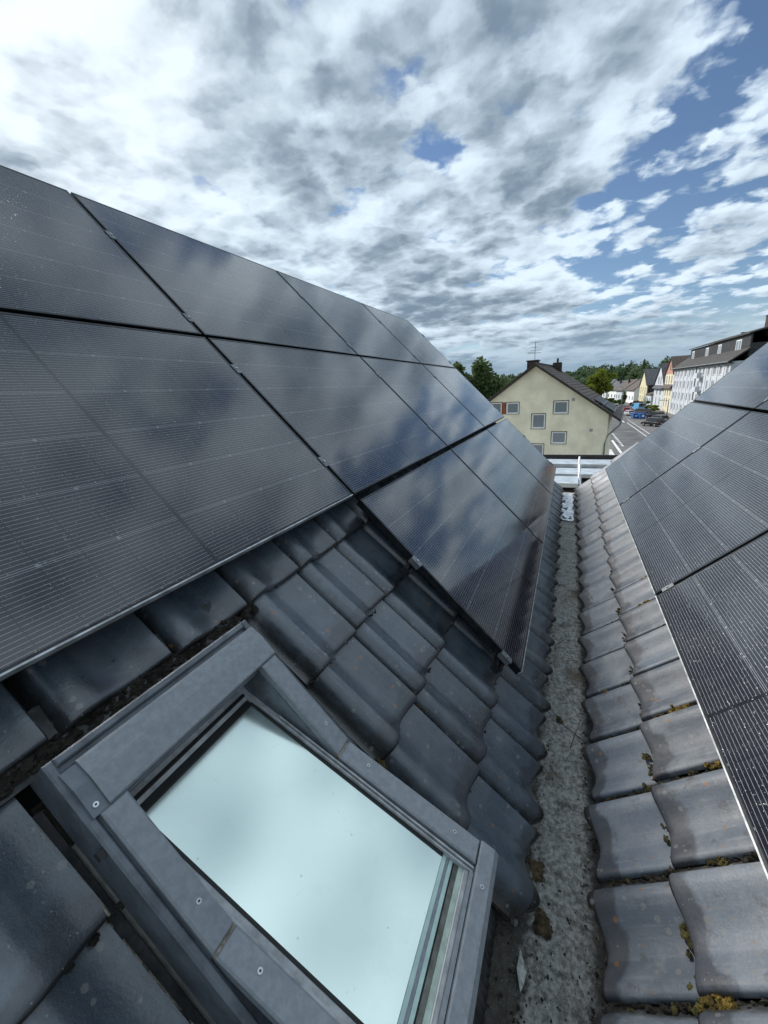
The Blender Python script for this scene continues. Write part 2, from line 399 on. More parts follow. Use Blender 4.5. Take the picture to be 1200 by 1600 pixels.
class MB:
    def __init__(self, xf=None):
        self.v, self.f, self.xf, self.smooth = [], [], xf, False

    def add(self, vs, fs):
        o = len(self.v)
        self.v += [tuple(self.xf(Vector(v))) if self.xf else tuple(v) for v in vs]
        self.f += [tuple(i + o for i in f) for f in fs]
        return self

    def box(self, x0, x1, y0, y1, z0, z1, ch=0.0):
        if ch <= 0:
            return self.add([(x0, y0, z0), (x1, y0, z0), (x1, y1, z0), (x0, y1, z0), (x0, y0, z1), (x1, y0, z1), (x1, y1, z1), (x0, y1, z1)],
                            [(3, 2, 1, 0), (4, 5, 6, 7), (0, 1, 5, 4), (1, 2, 6, 5), (2, 3, 7, 6), (3, 0, 4, 7)])
        c = ch      # top edges chamfered
        b = [(x0, y0), (x1, y0), (x1, y1), (x0, y1)]
        i = [(x0 + c, y0 + c), (x1 - c, y0 + c), (x1 - c, y1 - c), (x0 + c, y1 - c)]
        vs = [(*q, z0) for q in b] + [(*q, z1 - c) for q in b] + [(*q, z1) for q in i]
        fs = [(3, 2, 1, 0), (8, 9, 10, 11)]
        for k in range(4):
            n = (k + 1) % 4
            fs += [(k, n, n + 4, k + 4), (k + 4, n + 4, n + 8, k + 8)]
        return self.add(vs, fs)

    def prism(self, pts, axis, a, b):
        """closed 2-D outline pushed along an axis from a to b"""
        def mk(u, w, k):
            return {'x': (k, u, w), 'y': (u, k, w), 'z': (u, w, k)}[axis]
        n = len(pts)
        vs = [mk(u, w, a) for u, w in pts] + [mk(u, w, b) for u, w in pts]
        fs = [tuple(range(n)), tuple(range(2 * n - 1, n - 1, -1))]
        fs += [(i, i + n, (i + 1) % n + n, (i + 1) % n) for i in range(n)]
        return self.add(vs, fs)

    def tube(self, pts, r, n=6, r1=None):
        pts = [Vector(q) for q in pts]
        vs, fs = [], []
        for k, q in enumerate(pts):
            d = (pts[min(k + 1, len(pts) - 1)] - pts[max(k - 1, 0)]).normalized()
            up = Vector((0, 0, 1)) if abs(d.z) < 0.9 else Vector((1, 0, 0))
            a = d.cross(up).normalized()
            b = d.cross(a)
            rr = r if r1 is None else r + (r1 - r) * k / (len(pts) - 1)
            for i in range(n):
                w = 2 * pi * i / n
                vs.append(q + a * cos(w) * rr + b * sin(w) * rr)
        for k in range(len(pts) - 1):
            for i in range(n):
                j = (i + 1) % n
                fs.append((k * n + i, k * n + j, k * n + n + j, k * n + n + i))
        fs += [tuple(range(n - 1, -1, -1)), tuple(range((len(pts) - 1) * n, len(pts) * n))]
        return self.add(vs, fs)

    def blob(self, c, rx, ry, rz, seed=0, rough=0.35):
        """rough lump with 20 x 4 faces"""
        bm = bmesh.new()
        bmesh.ops.create_icosphere(bm, subdivisions=2, radius=1)
        vs = []
        for v in bm.verts:
            k = 1 + rough * mnoise.noise(v.co * 2.1 + Vector((seed * 3.1, seed * 1.7, seed)))
            vs.append((c[0] + v.co.x * rx * k, c[1] + v.co.y * ry * k, c[2] + v.co.z * rz * k))
        fs = [tuple(v.index for v in f.verts) for f in bm.faces]
        bm.free()
        return self.add(vs, fs)

    def mesh(self, name, mat, smooth=None):
        me = bpy.data.meshes.new(name)
        me.from_pydata(self.v, [], self.f)
        me.materials.append(M[mat])
        bm = bmesh.new()
        bm.from_mesh(me)
        bmesh.ops.recalc_face_normals(bm, faces=bm.faces)
        bm.to_mesh(me)
        bm.free()
        if self.smooth if smooth is None else smooth:
            for q in me.polygons:
                q.use_smooth = True
        return me

    def build(self, name, mat, parent=None, smooth=None):
        return link(name, self.mesh(name, mat, smooth), parent)


def link(name, data, parent=None, mat=None):
    o = bpy.data.objects.new(name, data)
    COL.objects.link(o)
    o.parent = parent
    if mat is not None:
        o.matrix_local = mat
    return o


def tag(o, label=None, cat=None, group=None, kind=None):
    if label:
        o['label'] = label
    if cat:
        o['category'] = cat
    if group:
        o['group'] = group
    if kind:
        o['kind'] = kind
    return o


def thing(name, label, cat, loc=(0, 0, 0), rz=0.0, group=None, mat=None):
    o = bpy.data.objects.new(name, None)
    o.empty_display_size = 0.2
    COL.objects.link(o)
    if mat is not None:
        o.matrix_world = mat
    else:
        o.location = loc
        o.rotation_euler = (0, 0, rz)
    return tag(o, label, cat, group)


def auto_smooth(o, ang=35):
    me = o.data if hasattr(o, 'data') else o
    for q in me.polygons:
        q.use_smooth = True
    try:
        me.set_sharp_from_angle(angle=R(ang))
    except Exception:
        pass
    return o


# ------------------------------------------------------------------ the two roof planes
AL, AR = 0.7891, 0.7809
PL = Vector((1.6988, 2.5233, 1.134))
PR = Vector((5.7348, -0.4661, -1.0677))
TL = Vector((0, -cos(AL), -sin(AL)))
NL = Vector((0, -sin(AL), cos(AL)))
TR = Vector((0, cos(AR), -sin(AR)))
NR = Vector((0, sin(AR), cos(AR)))


def frame_left(x, s, d):
    """local x = along ridge (away), y = up the slope, z = out of the roof"""
    o = Vector((x, PL.y, PL.z)) + TL * s - NL * d
    a, b, c = Vector((1, 0, 0)), -TL, NL
    return Matrix(((a.x, b.x, c.x, o.x), (a.y, b.y, c.y, o.y), (a.z, b.z, c.z, o.z), (0, 0, 0, 1)))


def frame_right(x, s, d):
    o = Vector((x, PR.y, PR.z)) + TR * s - NR * d
    a, b, c = Vector((-1, 0, 0)), -TR, NR
    return Matrix(((a.x, b.x, c.x, o.x), (a.y, b.y, c.y, o.y), (a.z, b.z, c.z, o.z), (0, 0, 0, 1)))


TW, TE, TD = 0.295, 0.345, 0.218      # tile cover width, exposed length, depth of the tile origin below the panel plane
PROF = [(0.0, -0.006), (0.04, -0.003), (0.08, 0.012), (0.12, 0.032), (0.16, 0.046), (0.20, 0.053), (0.25, 0.056), (0.31, 0.053), (0.38, 0.043), (0.46, 0.030), (0.55, 0.019),
        (0.64, 0.014), (0.73, 0.016), (0.82, 0.024), (0.90, 0.036), (0.95, 0.042), (0.985, 0.043), (1.0, 0.038)]


def prof(u):
    return 1.15 * prof0(u)


def prof_r(u):
    h = 1.05 * prof0(u)
    if u > 0.80:
        h *= 1 - 0.34 * (u - 0.80) / 0.20
    return h if u > 0.16 else max(h, 0.007 + 0.16 * u)


def prof0(u):
    for (a, ha), (b, hb) in zip(PROF, PROF[1:]):
        if u <= b + 1e-9:
            return ha + (hb - ha) * (u - a) / (b - a)
    return PROF[-1][1]


def tile_mesh(name, mat, u0=0.0, u1=1.0, length=0.42, seed=0, wav=0.0, prof=prof, rise=0.043):
    us = sorted(set([u0, u1] + [u for u, _ in PROF if u0 < u < u1]))
    vs_ = [0.0, 0.33, 0.66, 0.86, 0.94, 0.975, 0.992, 1.0]
    TH = 0.014
    top, bot = [], []
    for v in vs_:
        lift = rise * v - (0.0012 if v > 0.97 else 0) - (0.0035 if v > 0.985 else 0) - (0.005 if v == 1.0 else 0)
        for u in us:
            h = prof(u) + lift
            jl = 0.0
            if v > 0.9:       # butt edge bows a little
                jl = 0.006 * sin(u * 6.0 + seed) * 0.5 + wav * (prof(u) - 0.02)
            nz = 0.0012 * mnoise.noise(Vector((u * 4 + seed, v * 5, seed * 1.3)))
            top.append((u * TW, -v * length - jl, h + nz))
            bot.append((u * TW, -v * length - jl, h - TH))
    nu, nv = len(us), len(vs_)
    fs = []
    n = nu * nv
    for j in range(nv - 1):
        for i in range(nu - 1):
            k = j * nu + i
            fs.append((k, k + nu, k + nu + 1, k + 1))
            fs.append((n + k, n + k + 1, n + k + nu + 1, n + k + nu))
    for i in range(nu - 1):
        k = (nv - 1) * nu + i
        fs.append((k, k + n, k + n + 1, k + 1))
        fs.append((i, i + 1, i + 1 + n, i + n))
    for j in range(nv - 1):
        k = j * nu
        fs.append((k, k + n, k + nu + n, k + nu))
        k = j * nu + nu - 1
        fs.append((k, k + nu, k + nu + n, k + n))
    mb = MB()
    mb.add(top + bot, fs)
    me = mb.mesh(name, mat, True)
    uv = me.uv_layers.new(name='UVMap')
    for lp in me.loops:
        co = me.vertices[lp.vertex_index].co
        uv.data[lp.index].uv = (co.x, co.y + length)
    auto_smooth(me, 50)
    return me


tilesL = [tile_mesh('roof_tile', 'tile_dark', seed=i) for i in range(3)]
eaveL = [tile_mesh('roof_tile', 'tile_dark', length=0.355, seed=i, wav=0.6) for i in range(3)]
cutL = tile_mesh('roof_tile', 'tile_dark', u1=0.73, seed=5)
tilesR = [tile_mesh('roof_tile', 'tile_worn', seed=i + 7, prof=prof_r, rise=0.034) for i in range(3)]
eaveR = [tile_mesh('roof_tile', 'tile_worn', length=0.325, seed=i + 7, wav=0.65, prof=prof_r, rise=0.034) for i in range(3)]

# rough ground, far hill and streets first (the place below the roofs)
GZ = -9.0


def terrain(x, y):
    k = min(1, max(0, (x - 210) / 260))
    k = k * k * (3 - 2 * k)
    return GZ + 11 * k + 3.0 * k * mnoise.noise(Vector((x * 0.01, y * 0.01, 0)))


mb = MB()
xs = [-3000, -800, -200, -60, 0, 60, 120, 180, 210] + [210 + 20 * i for i in range(1, 16)] + [600, 800, 1200, 2000, 4000]
ys = [-3000, -1200, -500, -250] + [-200 + 20 * i for i in range(0, 21)] + [250, 500, 1200, 3000]
vv = [(x, y, terrain(x, y)) for y in ys for x in xs]
nx = len(xs)
mb.add(vv, [(j * nx + i, j * nx + i + 1, (j + 1) * nx + i + 1, (j + 1) * nx + i) for j in range(len(ys) - 1) for i in range(nx - 1)])
tag(mb.build('ground', 'grass', smooth=True), kind='structure')
mb = MB().box(15, 205, -13.0, -6.2, GZ - 0.3, GZ + 0.008)
tag(mb.build('road', 'asphalt'), kind='structure')
mb = MB().box(15, 205, -24.2, -13.0, GZ - 0.3, GZ + 0.012)
tag(mb.build('parking_area', 'pavement'), kind='structure')
mb = MB().box(15, 205, -6.2, 0.5, GZ - 0.3, GZ + 0.12)
tag(mb.build('pavement', 'pavement'), kind='structure')
mb = MB().box(-30, 60, 0.5, 30, GZ - 0.3, GZ + 0.06)  # paving added as a reflector to brighten the cream house wall
tag(mb.build('bounce_yard', 'bounce_paving'), kind='structure')
mb = MB()
for k in range(40):
    x = 40 + k * 1.6
    mb.box(x, x + 0.85, -11.95, -11.65, GZ, GZ + 0.014)
mb.box(104, 150, -11.5, -11.2, GZ, GZ + 0.014)
tag(mb.build('kerb_line_marking', 'road_paint'), kind='structure')
mb = MB()
for k in range(26):
    x = 70 + k * 1.6
    mb.box(x, x + 0.85, -12.85, -12.6, GZ, GZ + 0.014)
tag(mb.build('parking_line_marking', 'road_paint'), kind='structure')
mb = MB()
for k in range(10):
    x = 66 + k * 1.7
    mb.box(x, x + 0.9, -7.5, -7.2, GZ, GZ + 0.014)
tag(mb.build('side_line_marking', 'road_paint'), kind='structure')
mb = MB().box(40, 72, -6.62, -6.35, GZ, GZ + 0.125)
mb.box(40, 62, -5.6, -5.0, GZ, GZ + 0.125)
tag(mb.build('white_kerb', 'road_paint'), kind='structure')

# ------------------------------------------------------------------ left roof
roofL = thing('tiled_roof', 'dark blue-grey tiled roof slope with roof window, left of the valley gutter', 'roof', (0, 2.6, -1.0))
inv = Matrix.Translation((0, -2.6, 1.0))
SK_X0, SK_X1, SK_S0, SK_S1 = 0.235, 0.90, 2.40, 3.46


def put_tile(name, me, mat, parent, inv_):
    o = link(name, me, parent, inv_ @ mat)
    return o


rng = random.Random(3)
for row, sb in enumerate([1.68, 2.025, 2.383, 2.715, 3.06, 3.405, 3.695]):
    eave = row == 6
    for k in range(-6, 20):
        x0 = 1.21 - TW + k * TW
        x1 = x0 + TW
        if x0 > 7.0 - 0.2:
            continue
        if row < 2 and (x0 > 2.3):
            continue
        if x1 < -0.75:
            continue
        if row < 6 and row >= 3 and x1 > SK_X0 + 0.2 and x0 < SK_X1:
            continue
        if row == 6 and x0 < SK_X1 and x1 > -0.3:
            continue
        ln = 0.355 if eave else 0.42
        me = (eaveL if eave else tilesL)[rng.randrange(3)]
        if row in (3, 4, 5) and x1 > SK_X0 and x0 < SK_X0:
            me = cutL
        mt = frame_left(x0 + rng.uniform(-.002, .002), sb - ln + rng.uniform(-.003, .003), TD - rng.uniform(0, .003))
        mt = mt @ Matrix.Rotation(rng.uniform(-.008, .008), 4, 'Z') @ Matrix.Rotation(rng.uniform(-.005, .005), 4, 'X')
        put_tile('roof_tile', me, mt, roofL, inv)

# underlay under the tiles and the house body below it
fl = lambda d: (lambda v: inv @ frame_left(0, 0, d) @ v)
mb = MB(fl(0.25))
mb.box(-2.2, SK_X0 + 0.03, -3.63, 0.1, -0.03, 0)
mb.box(SK_X1 - 0.085, 6.97, -3.63, 0.1, -0.03, 0)
mb.box(SK_X0 + 0.03, SK_X1 - 0.085, -2.46, 0.1, -0.03, 0)
mb.box(SK_X0 + 0.03, SK_X1 - 0.085, -3.63, -3.40, -0.03, 0)
mb.build('underlay', 'deck_dark', roofL)
mb = MB()
e = (Vector((0, PL.y, PL.z)) + TL * 3.60 - NL * 0.36) - Vector((0, 2.6, -1.0))
r0 = (Vector((0, PL.y, PL.z)) - NL * 0.36) - Vector((0, 2.6, -1.0))
mb.prism([(e.y, -8.0), (r0.y + 2.6, -8.0), (r0.y + 2.6, e.z), (r0.y, r0.z), (e.y, e.z)], 'x', 6.75, 6.9)
mb.build('gable_wall', 'cream_render', roofL)

# ------------------------------------------------------------------ right roof
roofR = thing('tiled_roof', 'weathered grey tiled roof slope with mossy joints, right of the valley gutter', 'roof', (0, -2.6, -1.0))
invR = Matrix.Translation((0, 2.6, 1.0))
for row, sb in enumerate([-0.05, 0.295, 0.552]):
    eave = row == 2
    for k in range(0, 24):
        xe = 1.105 - 3 * TW + k * TW       # overlapping (near) edge
        xs_ = xe + TW
        if xs_ > 7.0:
            continue
        ln = 0.325 if eave else 0.42
        me = (eaveR if eave else tilesR)[rng.randrange(3)]
        mt = frame_right(xs_ + rng.uniform(-.003, .003), sb - ln + rng.uniform(-.005, .005), TD - rng.uniform(0, .003))
        mt = mt @ Matrix.Rotation(rng.uniform(-.010, .010), 4, 'Z') @ Matrix.Rotation(rng.uniform(-.006, .006), 4, 'X')
        put_tile('roof_tile', me, mt, roofR, invR)
mb = MB(lambda v: invR @ frame_right(0, 0, 0.25) @ v)
mb.box(-6.97, 1.5, -0.50, 2.6, -0.03, 0)
mb.build('underlay', 'deck_dark', roofR)
mb = MB()
e = (Vector((0, PR.y, PR.z)) + TR * 0.46 - NR * 0.36) - Vector((0, -2.6, -1.0))
r0 = (Vector((0, PR.y, PR.z)) - TR * 2.6 - NR * 0.36) - Vector((0, -2.6, -1.0))
mb.prism([(e.y, -8.0), (r0.y - 2.6, -8.0), (r0.y - 2.6, e.z), (r0.y, r0.z), (e.y, e.z)], 'x', 6.75, 6.9)
mb.build('gable_wall', 'cream_render', roofR)

# ------------------------------------------------------------------ valley gutter
gut = thing('valley_gutter', 'dirty grey valley gutter full of grit between the two tiled roofs', 'gutter', (3.0, -0.08, -1.70))
mb = MB()
nxg, nyg = 260, 22
vv = []
for j in range(nyg + 1):
    y = -0.36 + 0.58 * j / nyg
    for i in range(nxg + 1):
        x = -0.6 + 7.5 * i / nxg
        k = abs((y + 0.075) / 0.29)
        z = -1.675 + 0.035 * k ** 3 + 0.020 * mnoise.noise(Vector((x * 5, y * 5, 1))) + 0.009 * mnoise.noise(Vector((x * 26, y * 26, 4))) + 0.004 * mnoise.noise(Vector((x * 70, y * 70, 9)))
        vv.append((x - 3.0, y + 0.08, z + 1.70))
mb.add(vv, [(j * (nxg + 1) + i, j * (nxg + 1) + i + 1, (j + 1) * (nxg + 1) + i + 1, (j + 1) * (nxg + 1) + i) for j in range(nyg) for i in range(nxg)])
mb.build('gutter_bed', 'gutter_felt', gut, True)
mb = MB()
mb.add([(-3.6, -0.28, 0.07), (3.9, -0.28, 0.07), (3.9, -0.34, 0.30), (-3.6, -0.34, 0.30)], [(0, 1, 2, 3)])
mb.add([(-3.6, 0.31, 0.07), (3.9, 0.31, 0.07), (3.9, 0.40, 0.30), (-3.6, 0.40, 0.30)], [(0, 1, 2, 3)])
mb.add([(-3.6, -0.35, -0.02), (3.9, -0.35, -0.02), (3.9, 0.41, -0.02), (-3.6, 0.41, -0.02)], [(0, 1, 2, 3)])
mb.build('gutter_side', 'soil', gut)


def gz(x, y):
    k = abs((y + 0.075) / 0.29)
    return -1.675 + 0.035 * k ** 3 + 0.020 * mnoise.noise(Vector((x * 5, y * 5, 1)))


# grit in the gutter: too small to pick apart
mb = MB()
rg = random.Random(11)
for i in range(1500):
    x = 0.3 + 6.4 * rg.random() ** 2.0
    side = rg.random()
    y = rg.uniform(-0.21, 0.05) if side < 0.45 else (rg.uniform(-0.21, -0.15) if side < 0.75 else rg.uniform(0.0, 0.07))
    if x < 0.95:
        y = rg.uniform(-0.21, 0.20)
    r = rg.uniform(0.0016, 0.0055) * (1.5 if rg.random() < 0.05 else 1)
    z = gz(x, y) + r * 0.4
    a = rg.uniform(0, 6)
    pts = []
    for q in ((1, 0, 0), (-.5, .8, 0), (-.4, -.9, 0), (0.1, 0.1, .8), (0, 0, -.7)):
        px, py = q[0] * cos(a) - q[1] * sin(a), q[0] * sin(a) + q[1] * cos(a)
        pts.append((x + px * r * rg.uniform(.7, 1.4), y + py * r * rg.uniform(.7, 1.4), z + q[2] * r))
    mb.add(pts, [(0, 1, 3), (1, 2, 3), (2, 0, 3), (1, 0, 4), (2, 1, 4), (0, 2, 4)])
o = mb.build('grit', 'pebble')
tag(o, 'loose grey grit scattered along the bed of the valley gutter', 'grit', kind='stuff')
mb = MB()
for i in range(1300):
    x = 0.35 + 6.2 * rg.random() ** 1.8
    y = rg.choice((-0.185, 0.02)) + rg.gauss(0, 0.022)
    if x < 1.15 and rg.random() < 0.6:
        y = rg.uniform(-0.15, 0.12)
    r = rg.uniform(0.001, 0.0038)
    mb.blob((x, y, gz(x, y) + r * 0.1), r * rg.uniform(.8, 1.8), r * rg.uniform(.8, 1.5), r * 0.6, i, 0.8)
o = mb.build('soil_crumbs', 'soil')
tag(o, 'dark crumbs of soil and rotted leaves along both edges of the gutter', 'debris', kind='stuff')

# bright metal lining laid bare at the far end of the gutter
mb = MB()
nx_, ny_ = 26, 7
vv = []
for j in range(ny_ + 1):
    for i in range(nx_ + 1):
        x = 5.35 + 1.45 * i / nx_ + 0.03 * mnoise.noise(Vector((j * .9, 3, i * .2)))
        y = -0.145 + 0.145 * j / ny_ + 0.03 * mnoise.noise(Vector((i * 0.35, j * 0.4, 2)))
        vv.append((x, y, gz(x, y) + 0.016 + 0.012 * mnoise.noise(Vector((x * 9, y * 14, 0)))))
mb.add(vv, [(j * (nx_ + 1) + i, j * (nx_ + 1) + i + 1, (j + 1) * (nx_ + 1) + i + 1, (j + 1) * (nx_ + 1) + i) for j in range(ny_) for i in range(nx_) if mnoise.noise(Vector((i * .42, j * .5, 8))) > -0.30])
o = mb.build('metal_sheet', 'foil_silver', smooth=True)
tag(o, 'crumpled silvery metal sheet lying at the far end of the valley gutter', 'metal sheet')

# twigs, leaf, pebbles, bird lime
for pts, lab in (([(1.78, -0.17, 0), (1.86, -0.06, .012), (1.98, 0.0, .004)], 'thin dark twig across the gutter below the panel corner'),
                 ([(1.72, -0.11, 0), (1.80, -0.13, .008), (1.93, -0.16, 0)], 'short forked twig lying on the gutter grit by the right tiles'),
                 ([(2.55, -0.02, 0), (2.62, -0.07, .01), (2.70, -0.09, 0)], 'small twig in the middle stretch of the gutter')):
    mb = MB().tube([(x, y, gz(x, y) + .012 + z) for x, y, z in pts], 0.0022, 5, 0.001)
    tag(mb.build('twig', 'twig'), lab, 'twig', 'twigs in the gutter')
mb = MB()
mb.add([(0.78, 0.02, gz(.78, .02) + .022), (0.82, 0.035, gz(.82, .03) + .034), (0.875, 0.03, gz(.87, .03) + .022), (0.83, 0.008, gz(.83, .01) + .018), (0.80, 0.012, gz(.8, .01) + .026),
        (0.78, 0.02, gz(.78, .02) + .020), (0.82, 0.035, gz(.82, .03) + .032), (0.875, 0.03, gz(.87, .03) + .020), (0.83, 0.008, gz(.83, .01) + .016), (0.80, 0.012, gz(.8, .01) + .024)],
       [(0, 1, 4), (1, 3, 4), (1, 2, 3), (5, 9, 6), (6, 9, 8), (6, 8, 7)])
tag(mb.build('dry_leaf', 'leaf_pale'), 'pale curled dry leaf on the gutter dirt below the roof window', 'leaf')
for i, (x, y, r, lab) in enumerate(((0.985, 0.075, .016, 'rounded grey stone beside the lowest dark tile by the window'), (0.945, 0.055, .011, 'small pale stone in the dirt under the lowest dark tile'),
                                    (1.36, 0.028, .006, 'tiny white pebble at the tip of an eaves tile'))):
    mb = MB().blob((x, y, gz(x, y) + r * .6), r * 1.2, r, r * .8, i, .3)
    tag(mb.build('stone', 'pebble' if i < 2 else 'bird_lime', smooth=True), lab, 'stone', 'stones in the gutter')

# ------------------------------------------------------------------ solar panels
PW, PH, PT = 1.722, 1.118, 0.035


def panel_parts():
    hx, hy = PW / 2, PH / 2
    g = MB().box(-hx + 0.009, hx - 0.009, -hy + 0.009, hy - 0.009, PT - 0.0065, PT - 0.0015)
    lam = g.mesh('glass_laminate', 'solar_cells', False)
    lo = MB().box(-hx, hx, -0.011, 0.0, 0, PT, 0.0012).mesh('frame_rail', 'frame_black', False)
    sh = MB().box(-0.011, 0.0, -hy + 0.0112, hy - 0.0112, 0, PT - 0.0002, 0.0012).mesh('frame_rail', 'frame_black', False)
    lip = MB().box(-hx - 0.0006, hx + 0.0006, 0.0, 0.0045, 0.012, PT + 0.0008).mesh('edge_highlight', 'frame_highlight', False)  # added pale strip, a painted highlight along the lower frame edge
    back = MB().box(-hx + 0.02, hx - 0.02, -hy + 0.02, hy - 0.02, PT - 0.010, PT - 0.0075).mesh('back_sheet', 'dark_metal', False)
    return lam, lo, sh, lip, back


pm = panel_parts()


def solar_panel(label, mat, group, strip):
    e_ = thing('solar_panel', label, 'solar panel', group=group, mat=mat)
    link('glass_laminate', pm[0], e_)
    link('back_sheet', pm[4], e_)
    link('frame_rail', pm[1], e_, Matrix.Translation((0, PH / 2, 0)))
    b_ = link('frame_rail', pm[1], e_, Matrix.Translation((0, -PH / 2 + 0.011, 0)))
    if strip:
        link('edge_highlight', pm[3], b_, Matrix.Translation((0, -0.0125, 0)))
    link('frame_rail', pm[2], e_, Matrix.Translation((PW / 2, 0, 0)))
    link('frame_rail', pm[2], e_, Matrix.Translation((-PW / 2 + 0.011, 0, 0)))
    return e_


PITCH = 1.742
rowL = [-0.006, 1.134, 2.292]         # s of the top edge of each row
labL = {(0, -1): 'solar panel at the left edge of the photo, top row of the left roof',
        (0, 0): 'second solar panel from the left in the top row under the cloudy skyline',
        (0, 1): 'third solar panel from the left in the top row of the left roof',
        (0, 2): 'farthest solar panel of the top row, at the end of the left roof',
        (1, -1): 'largest, nearest solar panel, just above the roof window, beaded with rain',
        (1, 0): 'solar panel in the middle row whose lower edge meets the dark tiles and lower row',
        (1, 1): 'third solar panel of the middle row, reflecting blue sky',
        (1, 2): 'farthest solar panel of the middle row of the left roof',
        (2, 0): 'lowest near solar panel jutting over the dark tiles beside the gutter',
        (2, 1): 'middle panel of the lowest row along the left side of the gutter',
        (2, 2): 'farthest panel of the lowest row, at the far end of the gutter'}
for (r_, c_), lab in labL.items():
    s_ = rowL[r_] + PH / 2
    x_ = PL.x + c_ * PITCH + PITCH / 2
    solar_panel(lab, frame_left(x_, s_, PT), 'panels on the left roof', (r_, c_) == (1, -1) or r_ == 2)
labR = {(0, 0): 'farthest solar panel of the bottom row on the right roof',
        (0, 1): 'middle solar panel of the bottom row on the right roof',
        (0, 2): 'nearest solar panel on the right roof, cut by the right photo edge',
        (1, 0): 'farthest solar panel of the upper row on the right roof',
        (1, 1): 'upper right panel cut by the photo edge, beside the long seam'}
for (r_, c_), lab in labR.items():
    s_ = -PH / 2 - r_ * (PH + 0.026)
    x_ = PR.x - c_ * PITCH - PITCH / 2
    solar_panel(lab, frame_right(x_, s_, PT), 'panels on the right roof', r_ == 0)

# mounting rails
RAILS = [(0.35, -0.5, 6.93), (0.99, -0.5, 6.93), (1.37, -0.5, 6.93), (2.03, -0.5, 6.93), (2.70, 1.645, 6.93), (3.31, 1.645, 6.93)]
rn = ['upper rail under the top row', 'lower rail under the top row', 'upper rail under the middle row', 'lower rail under the middle row', 'upper rail under the lowest row, end showing',
      'lower rail under the lowest row, end by the corner']


def rail(mat, x0, x1, lab, hooks):
    e_ = thing('mounting_rail', 'black ' + lab + (' of panels, left roof' if hooks == 'L' else ' of panels, right roof'), 'rail', mat=mat, group='panel mounting rails')
    mb_ = MB()
    mb_.prism([(-.02, 0), (.02, 0), (.02, .018), (.014, .020), (.014, .024), (.02, .026), (.02, .042), (.006, .042), (.006, .030), (-.006, .030), (-.006, .042), (-.02, .042), (-.02, .026), (-.014, .024), (-.014, .020), (-.02, .018)], 'x', x0, x1)
    mb_.build('rail_profile', 'dark_metal', e_)
    x = x0 + 0.22
    while x < x1:
        h = MB().box(x - .018, x + .018, -0.03, -0.022, -0.055, 0.03)
        h.box(x - .018, x + .018, -0.03, 0.10, -0.062, -0.055)
        h.build('roof_hook', 'aluminium', e_)
        x += 0.9 if hooks == 'L' else 0.9
    return e_


for (s_, x0, x1), lab in zip(RAILS, rn):
    rail(frame_left(0, s_, PT + 0.0425), x0, x1, lab, 'L')
for k, s_ in enumerate((-0.25, -0.88, -1.42, -2.05)):
    rail(frame_right(0, s_, PT + 0.0425), -5.74, -0.4, ['lower rail under the bottom row', 'upper rail under the bottom row', 'lower rail under the upper row', 'upper rail under the upper row'][k], 'R')


def clamp_meshes():
    m_ = MB().box(-.0095, .0095, -.03, .03, -.03, .001)
    m_.box(-.017, .017, -.03, .03, .001, .0035)
    a_ = m_.mesh('clamp_body', 'zinc', False)
    b_ = MB()
    b_.prism([(.0065 * cos(i * pi / 3), .0065 * sin(i * pi / 3)) for i in range(6)], 'z', .0035, .009)
    return a_, b_.mesh('bolt', 'aluminium', False)


cmsh = clamp_meshes()
crow = ['upper part of the top row', 'lower part of the top row', 'upper part of the middle row', 'lower part of the middle row', 'upper part of the lowest row', 'lower part of the lowest row']
ccol_ = {-0.0: 'the second seam', 0: 'the nearest seam', 1: 'the second seam', 2: 'the farthest seam', 3: 'the far outer edge'}
for i, (s_, x0, x1) in enumerate(RAILS):
    for c_ in (0, 1, 2, 3):
        x_ = PL.x + c_ * PITCH
        if i >= 4 and c_ == 0:
            where = 'the free near edge'
        else:
            where = ccol_[c_]
        e_ = thing('panel_clamp', 'small clamp on %s, %s, left roof' % (where, crow[i]), 'clamp', group='clamps holding the panels', mat=frame_left(x_, s_, 0))
        link('clamp_body', cmsh[0], e_)
        link('bolt', cmsh[1], e_)
for k, s_ in enumerate((-0.07, -0.70, -1.24)):
    for c_ in (1, 2):
        e_ = thing('panel_clamp', 'small bright clamp on the %s seam, %s, right roof' % (['', 'farther', 'nearer'][c_], ['at the lower panel edge', 'half way up the bottom row', 'at the upper row'][k]), 'clamp',
                   group='clamps holding the panels', mat=frame_right(PR.x - c_ * PITCH, s_, 0))
        link('clamp_body', cmsh[0], e_)
        link('bolt', cmsh[1], e_)

# ------------------------------------------------------------------ roof window (centre pivot, sash tilted open)
TH_ = R(18.0)
skm = frame_left(0.5425, 2.897, 0.065)
win = thing('roof_window', 'grey centre-pivot roof window standing ajar among the dark tiles', 'roof window', mat=skm)
HX = 0.2725


def sash_xf(v):
    y, z = v.y, v.z + 0.0
    return Vector((v.x, y * cos(TH_) + z * sin(TH_), -y * sin(TH_) + z * cos(TH_) - 0.004))


